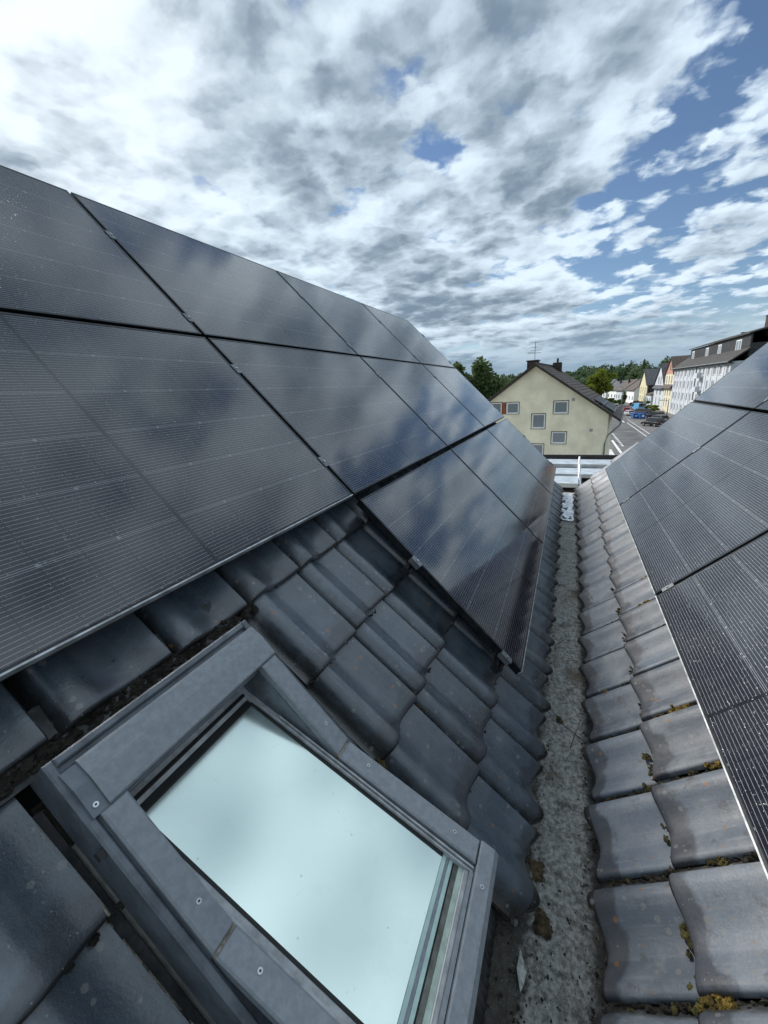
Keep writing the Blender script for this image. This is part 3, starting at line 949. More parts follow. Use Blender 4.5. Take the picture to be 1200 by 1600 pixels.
# fixed frame: outer kerb with rounded upstand
mb = MB()
mb.box(-HX, -HX + 0.018, -0.50, 0.470, -0.11, 0.002, 0.004)
mb.box(HX - 0.018, HX, -0.50, 0.470, -0.11, 0.002, 0.004)
mb.box(-HX + 0.0182, HX - 0.0182, 0.452, 0.4702, -0.11, 0.0015, 0.004)
mb.build('frame_upstand', 'flash_grey', win)
mb = MB()
mb.box(-HX + 0.0185, -HX + 0.072, -0.50, 0.4515, -0.11, -0.012)
mb.box(HX - 0.072, HX - 0.0185, -0.50, 0.4515, -0.11, -0.012)
mb.box(-HX + 0.0725, HX - 0.0725, 0.325, 0.4515, -0.11, -0.012)
mb.build('frame_casing', 'flash_grey', win)
mb = MB()
mb.box(-HX + 0.035, -HX + 0.0722, -0.495, 0.325, -0.30, -0.1105)
mb.box(HX - 0.0722, HX - 0.035, -0.495, 0.325, -0.30, -0.1105)
mb.box(-HX + 0.0724, HX - 0.0724, 0.285, 0.3245, -0.30, -0.1105)
mb.box(-HX + 0.0724, HX - 0.0724, -0.495, -0.46, -0.30, -0.045)
mb.build('inner_frame', 'sash_grey', win)
mb = MB()
mb.box(-HX + 0.0, HX, -0.52, 0.5, -1.10, -1.08)
mb.box(-HX - 0.02, -HX + 0.0, -0.52, 0.5, -1.10, -0.301)
mb.box(HX, HX + 0.02, -0.52, 0.5, -1.10, -0.301)
mb.box(-HX, HX, 0.5, 0.52, -1.10, -0.301)
mb.box(-HX, HX, -0.54, -0.52, -1.10, -0.301)
mb.build('shaft_lining', 'lining_white', win)

# hood (top cover) with folded edges
mb = MB()
mb.prism([(0.332, -0.010), (0.332, 0.014), (0.336, 0.018), (0.395, 0.021), (0.434, 0.014), (0.440, 0.010), (0.442, -0.010)], 'x', -0.232, 0.262)
hood = mb.build('hood', 'cover_grey', win)
mb = MB()
mb.prism([(0.332, -0.010), (0.332, 0.0105), (0.395, 0.016), (0.436, 0.006), (0.440, -0.010)], 'x', -0.262, -0.2325)
mb.build('end_cap', 'flash_grey', hood)


def screw(parent, x, y, z, xf=None):
    m_ = MB(xf)
    m_.prism([(x + .0052 * cos(i * pi / 5), y + .0052 * sin(i * pi / 5)) for i in range(10)], 'z', z - .004, z + .0018)
    o_ = m_.build('screw', 'aluminium', parent)
    m_ = MB(xf)
    m_.prism([(x + .0022 * cos(i * pi / 3), y + .0022 * sin(i * pi / 3)) for i in range(6)], 'z', z + .0010, z + .0022)
    m_.build('screw_socket', 'gasket', parent)
    return o_


screw(hood, -0.249, 0.350, 0.014)
mb = MB().box(-HX - 0.012, -HX - 0.0005, 0.268, 0.284, -0.022, -0.004)
mb.build('clip', 'dark_metal', win)
# upper side covers stay with the frame
for x0, x1 in ((-0.2505, -0.1985), (0.2035, 0.2605)):
    c_ = MB().box(x0, x1, 0.004, 0.3315, -0.012, 0.013, 0.004).build('upper_cover', 'cover_grey', win)
    screw(c_, (x0 + x1) / 2 + 0.004, 0.085, 0.013)
mb = MB().box(-HX + 0.019, -0.2508, 0.0, 0.331, -0.0118, -0.002, 0.002)
mb.build('cover_fold', 'flash_grey', win)

# tilting sash
sash = MB(sash_xf).box(-0.196, -0.176, -0.462, 0.318, -0.050, -0.006).box(0.181, 0.2005, -0.462, 0.318, -0.050, -0.006).box(-0.1755, 0.1805, -0.462, -0.446, -0.050, -0.010)
sash = sash.build('sash', 'sash_grey', win)
for x0, x1 in ((-0.2505, -0.1965), (0.2012, 0.2605)):
    c_ = MB(sash_xf).box(x0, x1, -0.432, -0.004, -0.012, 0.013, 0.004).build('lower_cover', 'cover_grey', sash)
    screw(sash, (x0 + x1) / 2 + 0.002, -0.085, 0.013, sash_xf)
    screw(sash, (x0 + x1) / 2 + 0.002, -0.36, 0.013, sash_xf)
    MB(sash_xf).box(x0 + .001, x1 - .001, -0.006, 0.006, -0.010, 0.0105).build('pivot_joint', 'mortar', sash)
mb = MB(sash_xf)
mb.prism([(-0.435, -0.012), (-0.435, 0.012), (-0.439, 0.014), (-0.474, 0.014), (-0.488, 0.006), (-0.490, -0.075), (-0.478, -0.075), (-0.476, -0.012)], 'x', -0.252, 0.262)
bc = mb.build('bottom_cover', 'cover_grey', sash)
for sx_ in (-0.14, 0.16):
    screw(bc, sx_, -0.456, 0.014, sash_xf)
# glazing: outer pane, spacer bars, inner pane, gaskets and stepped bottom profiles
MB(sash_xf).box(-0.1755, 0.1805, 0.292, 0.3182, -0.050, -0.012).box(-0.1755, 0.1805, 0.3185, 0.327, -0.050, 0.0).build('top_bar', 'gasket', sash)  # bar coloured black to paint the shaded gap under the hood
MB(sash_xf).box(-0.1745, 0.1795, -0.352, 0.2910, -0.0120, -0.0080).build('outer_pane', 'window_glass', sash)
MB(sash_xf).box(-0.1745, 0.1795, -0.365, 0.285, -0.0320, -0.0285).build('inner_pane', 'window_glass', sash)
MB(sash_xf).box(-0.170, -0.162, -0.345, 0.29, -0.0280, -0.0125).box(0.167, 0.175, -0.345, 0.29, -0.0280, -0.0125).box(-0.1615, 0.1665, -0.345, -0.337, -0.0280, -0.0125).box(-0.1615, 0.1665, 0.282, 0.29, -0.0280, -0.0125).build('spacer_bar', 'sash_grey', sash)
MB(sash_xf).box(-0.1757, -0.1690, -0.352, 0.2912, -0.0078, -0.0045).box(0.1738, 0.1803, -0.352, 0.2912, -0.0078, -0.0045).box(-0.1688, 0.1736, 0.2845, 0.2912, -0.0078, -0.0045).build('gasket', 'gasket', sash)
v_ = -0.3525
for w_, z_, nm_, mt_ in ((.0105, -.0085, 'glass_step', 'glass_edge'), (.0085, -.0110, 'spacer_strip', 'cover_grey'), (.0100, -.0090, 'glass_step', 'glass_edge'), (.0040, -.0125, 'gasket_strip', 'gasket'),
                         (.0120, -.0110, 'wood_strip', 'sash_brown'), (.0130, -.0075, 'glazing_bead', 'bead_green'), (.0030, -.0040, 'glazing_bead', 'lining_white'), (.0090, -.0010, 'glazing_bead', 'sash_grey'), (.0100, .0060, 'glazing_bead', 'cover_grey')):
    MB(sash_xf).box(-0.1757, 0.1803, v_ - w_, v_ - .0006, -0.0260, z_).build(nm_, mt_, sash)
    v_ -= w_
MB(sash_xf).box(0.1815, 0.1860, -0.43, 0.27, -0.0055, 0.003).build('side_bead', 'sash_grey', sash)
MB(sash_xf).box(0.1890, 0.1930, -0.43, 0.20, -0.0055, 0.008).build('side_bead', 'sash_grey', sash)
MB(sash_xf).box(-0.1955, -0.1905, -0.43, 0.2, -0.0055, 0.004).build('side_bead', 'sash_grey', sash)

# flashing around the window
fx = lambda v: v
mb = MB()
mb.box(-HX - 0.085, -HX - 0.001, -0.50, 0.42, -0.152, -0.144)
mb.build('flashing', 'lead_sheet', win)
mb = MB()
for k in range(3):
    mb.box(HX + 0.006 + k * .018, HX + 0.013 + k * .018, -0.56, 0.43, -0.10 - k * 0.006, -0.028 - k * .016)
mb.box(HX + 0.0005, HX + 0.095, -0.56, 0.43, -0.128, -0.120)
mb.build('flashing', 'lead_sheet', win)
mb = MB().box(-HX - 0.06, HX + 0.06, 0.471, 0.60, -0.110, -0.100)
mb.build('flashing', 'lead_sheet', win)
# pleated apron below the sash
mb = MB()
vv, n_ = [], 150
for j in range(9):
    y = -0.505 - 0.265 * j / 8
    for i in range(n_ + 1):
        x = -HX - 0.08 + (2 * HX + 0.18) * i / n_
        z = -0.075 - 0.095 * (j / 8) ** 1.2 + 0.0035 * sin(i * 2 * pi / 5.0) * (0.3 + 0.7 * j / 8) + 0.006 * mnoise.noise(Vector((x * 9, y * 9, 0)))
        vv.append((x, y, z))
mb.add(vv, [(j * (n_ + 1) + i, j * (n_ + 1) + i + 1, (j + 1) * (n_ + 1) + i + 1, (j + 1) * (n_ + 1) + i) for j in range(8) for i in range(n_)])
o = mb.build('pleated_apron', 'lead_sheet', win, True)
so_ = o.modifiers.new('thick', 'SOLIDIFY')
so_.thickness = 0.003

# crumbling mortar along the cut tiles
mb = MB()
rg = random.Random(5)
for i in range(900):
    s_ = 2.36 + 1.08 * i / 900
    w1 = max(0.0, mnoise.noise(Vector((s_ * 26, 2, 0))) + .25) * .006 * rg.uniform(.5, 1.2)
    if w1 < .0006:
        continue
    ph = ((s_ - 2.37) % TE) / TE
    zt = 0.043 * (.18 + .82 * ph) + prof(.73) - .004
    q = [frame_left(0, s_, TD) @ Vector((0.2445 + dx_, dy_, zt + dz_)) for dx_, dy_, dz_ in ((-w1, 0, .0045), (.0018, 0, .003), (.003, 0, -.012), (-w1, -.0016, .0045), (.0018, -.0016, .0035), (.003, -.0016, -.012), (0, -.0008, .0055 + w1 * .3))]
    mb.add(q, [(0, 1, 6), (1, 4, 6), (4, 3, 6), (3, 0, 6), (1, 2, 5, 4)])
o = mb.build('mortar_crumbs', 'mortar')
tag(o, 'pale crumbling mortar along the cut tile edge beside the roof window', 'mortar', kind='stuff')

# ------------------------------------------------------------------ moss
def moss_lump(mb_, c, r, seed, flat=0.6):
    rg_ = random.Random(seed)
    for i in range(9):
        o_ = Vector((rg_.gauss(0, .45), rg_.gauss(0, .45), rg_.gauss(0, .18))) * r
        k = r * rg_.uniform(.28, .6)
        mb_.blob((c[0] + o_.x, c[1] + o_.y, c[2] + o_.z), k, k, k * flat, seed * 10 + i, .8)


rg = random.Random(23)
mb = MB()
# seams of the right roof
for i in range(620):
    if rg.random() < 0.6:      # along the joints that run down the slope
        k = rg.randrange(0, 15)
        x = 1.105 - 2 * TW + k * TW + rg.uniform(-.022, -.002)
        s_ = rg.uniform(-0.02, 0.52)
        if rg.random() < .4:
            s_ = rg.choice((.28, .5)) + rg.uniform(-.03, .03)
        h = 0.038
    else:
        x = 0.5 + 5 * rg.random() ** 1.6
        s_ = 0.305 + rg.uniform(-.004, .016)
        h = 0.036
    r = rg.uniform(.003, .010) * (1.6 if rg.random() < .12 else 1)
    q = frame_right(x, s_, TD - h) @ Vector((0, 0, 0))
    moss_lump(mb, q, r, i) if r > .009 else mb.blob(q, r * rg.uniform(.8, 1.8), r, r * .7, i, .8)
o = mb.build('moss', 'moss')
mb = MB()
for k in range(0, 22):
    xj = 1.105 - 3 * TW + k * TW
    nj = 70 if k < 9 else 30
    for i in range(nj):
        s_ = -0.06 + 0.57 * i / nj
        r = rg.uniform(.004, .009)
        q = frame_right(xj - rg.uniform(.002, .018), s_, TD - .026 - .014 * rg.random()) @ Vector((0, 0, 0))
        mb.blob(q, r, r * 1.6, r, i + k * 70, .7)
tag(mb.build('joint_dirt', 'soil'), 'dark dirt packed into the side joints of the weathered right tiles', 'dirt', kind='stuff')
tag(o, 'dull olive moss and dirt filling the joints of the weathered right tiles', 'moss', kind='stuff')
mb = MB()
for i in range(900):
    z_ = rg.random()
    if z_ < 0.30:       # dense line above the roof window
        x, s_, h = rg.uniform(0.10, 0.98), 2.388 + rg.uniform(-.014, .024), .054
        r = rg.uniform(.004, .012)
    elif z_ < 0.62:
        x, s_, h = rg.uniform(0.9, 3.2), rg.choice((2.37, 2.715, 3.06, 3.405)) + rg.uniform(.001, .012), .046
        r = rg.uniform(.002, .006)
    elif z_ < 0.86:
        k = rg.randrange(0, 6)
        x, s_, h = 1.21 + k * TW + rg.uniform(.003, .02), rg.uniform(2.1, 3.6), .028
        r = rg.uniform(.002, .007)
    else:
        x, s_, h = rg.uniform(-0.2, 0.3), rg.choice((2.37, 2.715, 3.06)) + rg.uniform(0, .014), .040
        r = rg.uniform(.003, .008)
    q = frame_left(x, s_, TD - h) @ Vector((0, 0, 0))
    mb.blob(q, r * rg.uniform(.8, 1.7), r, r * .7, i, .8)
o = mb.build('moss', 'soil')
tag(o, 'blackish moss and soil crumbs in the joints of the dark left tiles', 'moss', kind='stuff')
CL = [('G', 1.12, 0.0, .045, 'moss_brown', 'brown moss patch in the gutter beside the window corner'),
      ('G', 0.98, -0.03, .05, 'moss_brown', 'wide brown moss patch spreading over the near gutter bed'),
      ('G', 1.27, 0.025, .03, 'moss_gold', 'tuft of yellowish moss at the gutter edge under the dark eaves tile'),
      ('G', 1.90, -0.06, .03, 'moss_brown', 'reddish brown moss patch in the gutter level with the panel corner'),
      ('R', 1.695, 0.15, .034, 'moss_gold', 'golden brown moss cushion beside the nearest right panel edge'),
      ('R', 1.695, 0.225, .020, 'moss_gold', 'small golden moss tuft next to the biggest cushion on the right tiles'),
      ('R', 1.400, 0.075, .028, 'moss_gold', 'yellow moss cushion tucked against the right panel frame'),
      ('R', 1.105, 0.175, .020, 'moss', 'reddish brown moss tuft in the joint below the yellow cushion'),
      ('R', 0.81, 0.27, .032, 'moss_gold', 'large green-gold moss cushion at the bottom edge of the photo'),
      ('R', 1.99, 0.46, .022, 'moss_gold', 'round moss tuft at the gutter end of a right eaves tile'),
      ('R', 2.58, 0.14, .034, 'moss_gold', 'orange moss strip on the right tiles beside the middle panel'),
      ('R', 2.875, 0.10, .032, 'moss_gold', 'orange moss cushion under the panel seam on the right roof'),
      ('R', 2.875, 0.43, .030, 'moss_gold', 'golden moss tuft near the gutter half way along the right tiles'),
      ('R', 2.285, 0.45, .022, 'moss_gold', 'golden moss tuft by the eaves, nearer than the half-way one'),
      ('R', 1.40, 0.50, .014, 'moss', 'small olive moss tuft at the gutter end of a right tile joint'),
      ('L', 0.905, 3.07, .022, 'moss', 'olive moss tuft squeezed between the window cover and a dark tile'),
      ('L', 1.215, 3.10, .018, 'moss', 'brown moss tuft at the crossing of four dark tiles'),
      ('L', 1.50, 3.41, .018, 'moss', 'moss tuft on the left tiles below the panel corner'),
      ('L', 0.985, 2.375, .014, 'moss_gold', 'greenish moss tuft above the top corner of the roof window'),
      ('L', 0.25, 2.38, .018, 'moss', 'dark moss tuft at the left top corner of the roof window')]
for i, (side, x, s_, r, mt_, lab) in enumerate(CL):
    mt = Matrix.Translation((x, s_, gz(x, s_) + .004)) if side == 'G' else frame_right(x - 0.010, s_, TD - .040) if side == 'R' else frame_left(x + 0.008, s_, TD - .046)
    mb = MB()
    rg_ = random.Random(i + 100)
    for j in range(34):
        o_ = Vector((rg_.gauss(0, .30), rg_.gauss(0, .62), abs(rg_.gauss(0, .22)))) * r
        k = r * rg_.uniform(.12, .32)
        if side == 'G':
            o_ = Vector((rg_.uniform(-.6, .6), rg_.uniform(-.4, .4), rg_.gauss(0, .04))) * r
            k = r * rg_.uniform(.14, .26)
        mb.blob(o_, k, k, k * (.30 if side == 'G' else .8), i * 40 + j, .9)
    o = mb.build('moss_clump', mt_)
    o.matrix_world = mt
    tag(o, lab, 'moss', 'moss clumps on the tiles')

# ------------------------------------------------------------------ scaffold at the far end
def deck(x0, y0, y1, z, label):
    e_ = thing('scaffold_deck', label, 'scaffold deck', (x0 + .3, (y0 + y1) / 2, z - .07), group='aluminium scaffold decks')
    hy = (y1 - y0) / 2
    n = 6
    for k in range(n):
        a = -0.30 + k * 0.1
        MB().prism([(a + .004, .055), (a + .012, .070), (a + .088, .070), (a + .096, .055), (a + .096, .050), (a + .004, .050)], 'y', -hy, hy).build('deck_rib', 'deck_metal', e_)
    MB().box(-.306, -.2995, -hy, hy, 0, .072).build('side_beam', 'deck_metal', e_)
    MB().box(.2995, .306, -hy, hy, 0, .072).build('side_beam', 'deck_metal', e_)
    MB().box(-.299, .299, -hy, -hy + .03, .01, .0495).build('end_hook', 'deck_metal', e_)
    return e_


deck(7.50, -0.235, 2.3, -1.66, 'nearest light metal scaffold deck, short one at the end of the gutter')
deck(8.34, -1.9, 1.2, -1.66, 'middle light metal scaffold deck beyond the end of the gutter')
deck(9.30, -2.2, 1.2, -1.64, 'farthest light metal scaffold deck in front of the cream house')
for x, y, z1, lab in ((8.21, -0.26, -1.45, 'pale scaffold post between the nearest and middle decks'), (9.10, -0.27, -1.45, 'pale scaffold post between the middle and farthest decks')):
    e_ = thing('scaffold_post', lab, 'scaffold post', (x, y, GZ), group='scaffold posts')
    MB().tube([(0, 0, 0), (0, 0, z1 - GZ)], .017, 10).build('tube', 'deck_metal', e_, True)
    MB().box(-.045, .045, -.045, .045, -GZ - 1.78, -GZ - 1.70).build('coupler', 'aluminium', e_)
e_ = thing('shade_boards', 'added dark boards standing in for the shade under the metal decks', 'boards', (8.8, -0.4, -1.84))  # boards added to darken the gaps, in place of shadow on the ground
for k in range(9):
    MB().box(-1.35 + k * .3, -1.07 + k * .3, -1.8, 2.4, 0, .045).build('board', 'twig', e_)
mb = MB().box(10.02, 10.06, -2.3, 1.3, -1.72, -1.56)
tag(mb.build('toe_board', 'dark_metal'), 'dark toe board along the far side of the scaffold decks', 'board')
mb = MB().tube([(7.45, -0.27, -1.72), (10.0, -0.27, -1.72)], .02, 8)
tag(mb.build('scaffold_ledger', 'deck_metal'), 'pale scaffold tube running away under the decks', 'tube')
mb = MB().box(7.0, 8.25, -1.2, -0.30, -2.6, -1.95)
tag(mb.build('wall_stub', 'stone_grey'), 'mossy grey wall top below the scaffold at the gutter end', 'wall')

# ------------------------------------------------------------------ houses
def wall_mesh(u0, u1, zb, top, holes, th, extra=()):
    """wall in the local xz plane, outer face y = 0, thickness towards +y; top = height function; real openings"""
    us = sorted(set([u0, u1] + [h for q in holes for h in q[:2]] + list(extra)))
    mb_ = MB()
    for a, b in zip(us, us[1:]):
        zs = sorted(q[2:] for q in holes if q[0] < (a + b) / 2 < q[1])
        lo = zb
        for z0, z1 in list(zs) + [(None, None)]:
            if z0 is None:
                mb_.prism([(a, lo), (b, lo), (b, top(b)), (a, top(a))], 'y', 0, th)
            else:
                mb_.prism([(a, lo), (b, lo), (b, z0), (a, z0)], 'y', 0, th)
                lo = z1
    return mb_


def window(parent, u0, u1, z0, z1, xf, mats=('pure_white', 'house_pane'), fw=0.07, mull=1, sill=True, depth=0.10, cross=False):
    m_ = MB(xf)
    e_ = 0.002
    m_.box(u0 + e_, u0 + fw, depth, depth + .05, z0 + e_, z1 - e_)
    m_.box(u1 - fw, u1 - e_, depth, depth + .05, z0 + e_, z1 - e_)
    m_.box(u0 + fw, u1 - fw, depth, depth + .05, z0 + e_, z0 + fw)
    m_.box(u0 + fw, u1 - fw, depth, depth + .05, z1 - fw, z1 - e_)
    for k in range(1, mull):
        c = u0 + (u1 - u0) * k / mull
        m_.box(c - fw / 2, c + fw / 2, depth, depth + .05, z0 + fw, z1 - fw)
    if cross:
        c = z0 + (z1 - z0) * .66
        m_.box(u0 + fw, u1 - fw, depth + .003, depth + .048, c - fw / 2, c + fw / 2)
    w_ = m_.build('window', mats[0], parent)
    MB(xf).box(u0 + fw * .6, u1 - fw * .6, depth + .02, depth + .03, z0 + fw * .6, z1 - fw * .6).build('pane', mats[1], w_)
    if sill:
        MB(xf).box(u0 - .05, u1 + .05, -.06, depth, z0 - .05, z0 - .002).build('sill', 'stone_grey', w_)
    return w_


ident = lambda v: v

# ---- cream house across the yard
K = 35.0 / 30.0
cream = thing('cream_house', 'cream rendered house with brown tiled gable roof at the end of the gutter', 'house', (35.0, 2.14 * K, GZ), R(-6.5))


def cxf(v):     # local facade coords (u to the right, y away, z up) -> house frame
    return Vector((v.y, -v.x, v.z))


def U(y):
    return (2.14 - y) * K


def Z(z):
    return z * K - GZ


ridge_z, eave_z = Z(1.17), Z(-2.02)
uR, uL = U(-2.36), -U(-2.36) - 0.9
slope = (ridge_z - eave_z) / uR


def ctop(u):
    return ridge_z - slope * abs(u)


H = [(U(4.0), U(3.14), Z(-1.85), Z(-1.09)), (U(5.15), U(4.32), Z(-1.82), Z(-1.06)), (U(.9), U(.02), Z(-1.91), Z(-1.11)), (U(2.26), U(1.39), Z(-2.87), Z(-1.9)),
     (U(.93), U(.02), Z(-3.88), Z(-3.1)), (U(2.22), U(1.4), Z(-4.8), Z(-3.93)), (U(.93), U(.02), Z(-6.1), Z(-5.2))]
mb = wall_mesh(uL, uR, 0, ctop, H, 0.3, extra=(0,))
mb.v = [tuple(cxf(Vector(v))) for v in mb.v]
mb.build('gable_wall', 'cream_render', cream)
for h in H:
    window(cream, *h, cxf, fw=0.10, depth=0.07)
    m_ = MB(cxf)      # dark reveal strip round each opening
    m_.box(h[0] - .05, h[0] - .001, -.012, .02, h[2] - .05, h[3] + .05).box(h[1] + .001, h[1] + .05, -.012, .02, h[2] - .05, h[3] + .05).box(h[0] - .001, h[1] + .001, -.012, .02, h[3] + .001, h[3] + .05)
    m_.build('window_surround', 'dark_trim', cream)
MB(cxf).box(U(4.28), U(4.04), -.02, .03, Z(-1.87), Z(-1.06)).build('infill_panel', 'red_panel', cream)
MB(cxf).box(uL + .3, uR - .3, 9.1, 9.4, 0, eave_z - 0.3).box(uR - .3, uR, .31, 9.39, 0, eave_z - .06).box(uL, uL + .3, .31, 9.39, 0, ctop(uL) - .06).build('side_wall', 'cream_render', cream)
for c_ in ((U(-.26), Z(-1.05)), (U(-1.44), Z(-3.0))):
    MB(cxf).box(c_[0] - .11, c_[0] + .11, -.02, .01, c_[1] - .11, c_[1] + .11).build('vent_grille', 'stone_grey', cream)
# roof slopes: tile courses as pieces
roof = MB(cxf)
ov, x_e = 0.45, uR + 0.75
for sgn, xe in ((1, x_e), (-1, -uL + .6)):
    roof.prism([(0, ridge_z + .02), (sgn * xe, ridge_z + .02 - slope * xe), (sgn * xe, ridge_z + .14 - slope * xe), (0, ridge_z + .15)], 'y', -ov, 9.6)
roof = roof.build('roof', 'dark_trim', cream)
ncrs = 20
for sgn, xe in ((1, x_e), (-1, -uL + .6)):
    for k in range(ncrs):
        a, b = xe * k / ncrs, xe * (k + 1) / ncrs
        za, zb_ = ridge_z + .15 - slope * a, ridge_z + .15 - slope * b
        pts = [(sgn * a, za + .005), (sgn * (b + .04), zb_ - slope * .04 + .045), (sgn * (b + .04), zb_ - slope * .04 + .085), (sgn * a, za + .05)]
        MB(cxf).prism(pts, 'y', -ov - .03, 9.63).build('tile_course', 'roof_brown', roof)
for sgn in (1, -1):
    MB(cxf).box(-.12, .12, -ov - .05, 9.65, ridge_z + .16, ridge_z + .27).build('ridge_cap', 'roof_brown', roof) if sgn == 1 else None
ch = MB(cxf).box(-.80, -.02, 0.6, 1.4, ridge_z - .6, ridge_z + .42, .03).build('chimney', 'brick_dark', roof)
MB(cxf).box(-.86, .04, 0.54, 1.46, ridge_z + .42, ridge_z + .50).build('chimney_cap', 'dark_trim', roof)
ch = MB(cxf).box(.2, .9, 6.6, 7.3, ridge_z - .8, ridge_z + .45, .03).build('chimney', 'brick_dark', roof)
MB(cxf).tube([(.55, 6.95, ridge_z + .45), (.55, 6.95, ridge_z + .8)], .09, 8).build('chimney_pot', 'brick_dark', roof)
for k in range(2):      # dark collectors lying on the lower slope
    a = x_e * (.70 + .12 * k)
    b = x_e * (.80 + .12 * k)
    f_ = lambda q: ridge_z + .30 - slope * q
    MB(cxf).prism([(a, f_(a)), (b, f_(b)), (b, f_(b) + .10), (a, f_(a) + .10)], 'y', 0.2, 6.5).build('roof_collector', 'roof_slate', roof)
    MB(cxf).prism([(b + .01, f_(b) - .02), (b + .07, f_(b) - .06), (b + .07, f_(b) + .06), (b + .01, f_(b) + .12)], 'y', 0.2, 6.5).build('collector_frame', 'zinc', roof)
zg = ridge_z - slope * x_e
MB(cxf).tube([(x_e + .06, -ov, zg), (x_e + .06, 9.6, zg)], .075, 8).build('gutter', 'zinc', roof)
MB(cxf).tube([(x_e + .06, -ov + .1, zg - .05), (x_e, -.12, zg - .25), (uR + .04, -.10, zg - 1.0), (uR - .10, -.10, zg - 1.6), (uR - .10, -.10, .2)], .055, 8).build('downpipe', 'zinc', cream)
# aerial
ant = thing('roof_aerial', 'thin television aerial on the chimney of the cream house', 'aerial', (35.9, 2.14 * K + .18, ridge_z + GZ + .5), R(-5))
MB().tube([(0, 0, 0), (0, 0, 1.35)], .022, 6).build('mast', 'zinc', ant)
for z, l, yo in ((1.28, .32, 0), (.95, .22, .1), (.72, .45, -.1), (.52, .5, .1), (.60, .25, .3)):
    MB().tube([(0, -l + yo, z), (0, l + yo, z)], .014, 5).build('aerial_arm', 'zinc', ant)
for k in range(5):
    MB().tube([(-.2, -.4 + .2 * k, .53), (.2, -.4 + .2 * k, .53)], .010, 5).build('aerial_element', 'zinc', ant)

# low flat-roofed building behind the cream house, left
e_ = thing('flat_building', 'low flat-roofed building with white fascia left of the cream house', 'building', (52, 14.0, GZ))
MB().box(0, 6, -6, 5, 0, 6.6).build('wall', 'stone_grey', e_)
MB().box(-.3, 6.3, -6.3, 5.3, 6.6, 7.0).build('fascia', 'pure_white', e_)
MB().box(-.25, 6.25, -6.25, 5.25, 7.0, 7.06).build('roof', 'roof_slate', e_)

# striped barrier post beside the cream house
e_ = thing('marker_post', 'red and white striped post at the corner of the cream house', 'post', (52, -4.4, GZ + .12))
for k in range(6):
    MB().tube([(0, 0, k * .6), (0, 0, k * .6 + .6)], .07, 8).build('stripe', 'sign_red' if k % 2 == 0 else 'pure_white', e_)
MB().box(-.2, .2, -.2, .2, 0, .1).build('foot', 'rubber', e_)
e_ = thing('street_sign', 'small white sign on a post beside the striped post', 'sign', (54, -4.1, GZ + .12))
MB().tube([(0, 0, 0), (0, 0, 3.0)], .04, 6).build('post', 'zinc', e_)
MB().box(-.03, -.01, -.3, .3, 2.2, 2.9).build('plate', 'pure_white', e_)


# ---- street fronts on the right: facade plane y = -24 facing +y (towards the street)
def fxf(v):     # facade u = world x (mirrored so that outside faces +y), y = into the house
    return Vector((v.x, -v.y, v.z))


def flat_windows(parent, lst, **kw):
    for (a, b, c, d) in lst:
        window(parent, a, b, c, d, fxf, **kw)


# long white apartment block
X0, X1, EZ = 87.6, 129.0, 10.9
apt = thing('apartment_block', 'long white apartment block with dark slate dormer storey on the right', 'building', (X0, -24.0, GZ))
Lb = X1 - X0
cols = [1.6, 5.2, 8.6, 12.2, 15.6, 18.2, 23.2, 26.2, 29.8, 33.2, 36.4, 39.4]
H = []
for fl_ in range(4):
    z0 = 0.9 + fl_ * 2.62
    for i, c in enumerate(cols):
        w = 1.7 if i % 3 == 2 else 1.25
        H.append((c - w / 2, c + w / 2, z0 + .1, z0 + 1.75))
mb = wall_mesh(0, Lb, 0, lambda u: EZ, H, .3)
mb.v = [tuple(fxf(Vector(v))) for v in mb.v]
mb.build('front_wall', 'white_render', apt)
for i, h in enumerate(H):
    window(apt, *h, fxf, fw=.10, mull=2 if h[1] - h[0] < 1.5 else 3, depth=.10)
# pilaster strips, balconies and downpipes give the front its relief
for c in [0.4, 3.4, 6.9, 10.4, 13.9, 21.6, 24.7, 28.0, 31.5, 34.8, 37.9, 41.0]:
    MB(fxf).box(c - .3, c + .3, -.07, -.001, .3, EZ - .1).build('pilaster', 'white_render', apt)
for c in (16.9,):
    for fl_ in range(3):
        z0 = 3.3 + fl_ * 2.62
        b_ = MB(fxf).box(c - 1.3, c + 1.3, -1.0, -.23, z0 - .12, z0).build('balcony', 'white_render', apt)
        MB(fxf).box(c - 1.3, c + 1.3, -1.0, -.94, z0 + .001, z0 + .9).box(c - 1.3, c - 1.24, -.939, -.23, z0 + .001, z0 + .9).box(c + 1.24, c + 1.3, -.939, -.23, z0 + .001, z0 + .9).build('parapet', 'white_render', b_)
MB(fxf).tube([(20.5, -.12, EZ), (20.5, -.12, .2)], .09, 8).build('downpipe', 'zinc', apt)
MB(fxf).box(.0, .3, .301, 13.0, 0, EZ).box(Lb - .3, Lb, .301, 13.0, 0, EZ).box(.301, Lb - .301, 12.7, 13.0, 0, EZ).build('side_wall', 'white_render', apt)
rz = EZ + 6.5 * .75
rf = MB(fxf)
rf.prism([(-.6, EZ - .15), (-.6, EZ + .05), (2.0, EZ + 2.0), (2.0, EZ + 1.7)], 'x', -.5, Lb + .3)
rf = rf.build('lower_roof', 'roof_dark', apt)
MB(fxf).tube([(-.5, -.68, EZ - .05), (Lb + .3, -.68, EZ - .05)], .11, 8).build('gutter', 'zinc', rf)
MB(fxf).prism([(-.55, EZ - .3), (.2, EZ - .3), (.2, EZ - .18), (-.55, EZ - .18)], 'x', -.4, Lb + .2).build('eaves_board', 'dark_trim', rf)
MB(fxf).box(-.1, .2, 2.0, 11.0, EZ, EZ + 2.6).build('gable_fill', 'slate_band', apt)
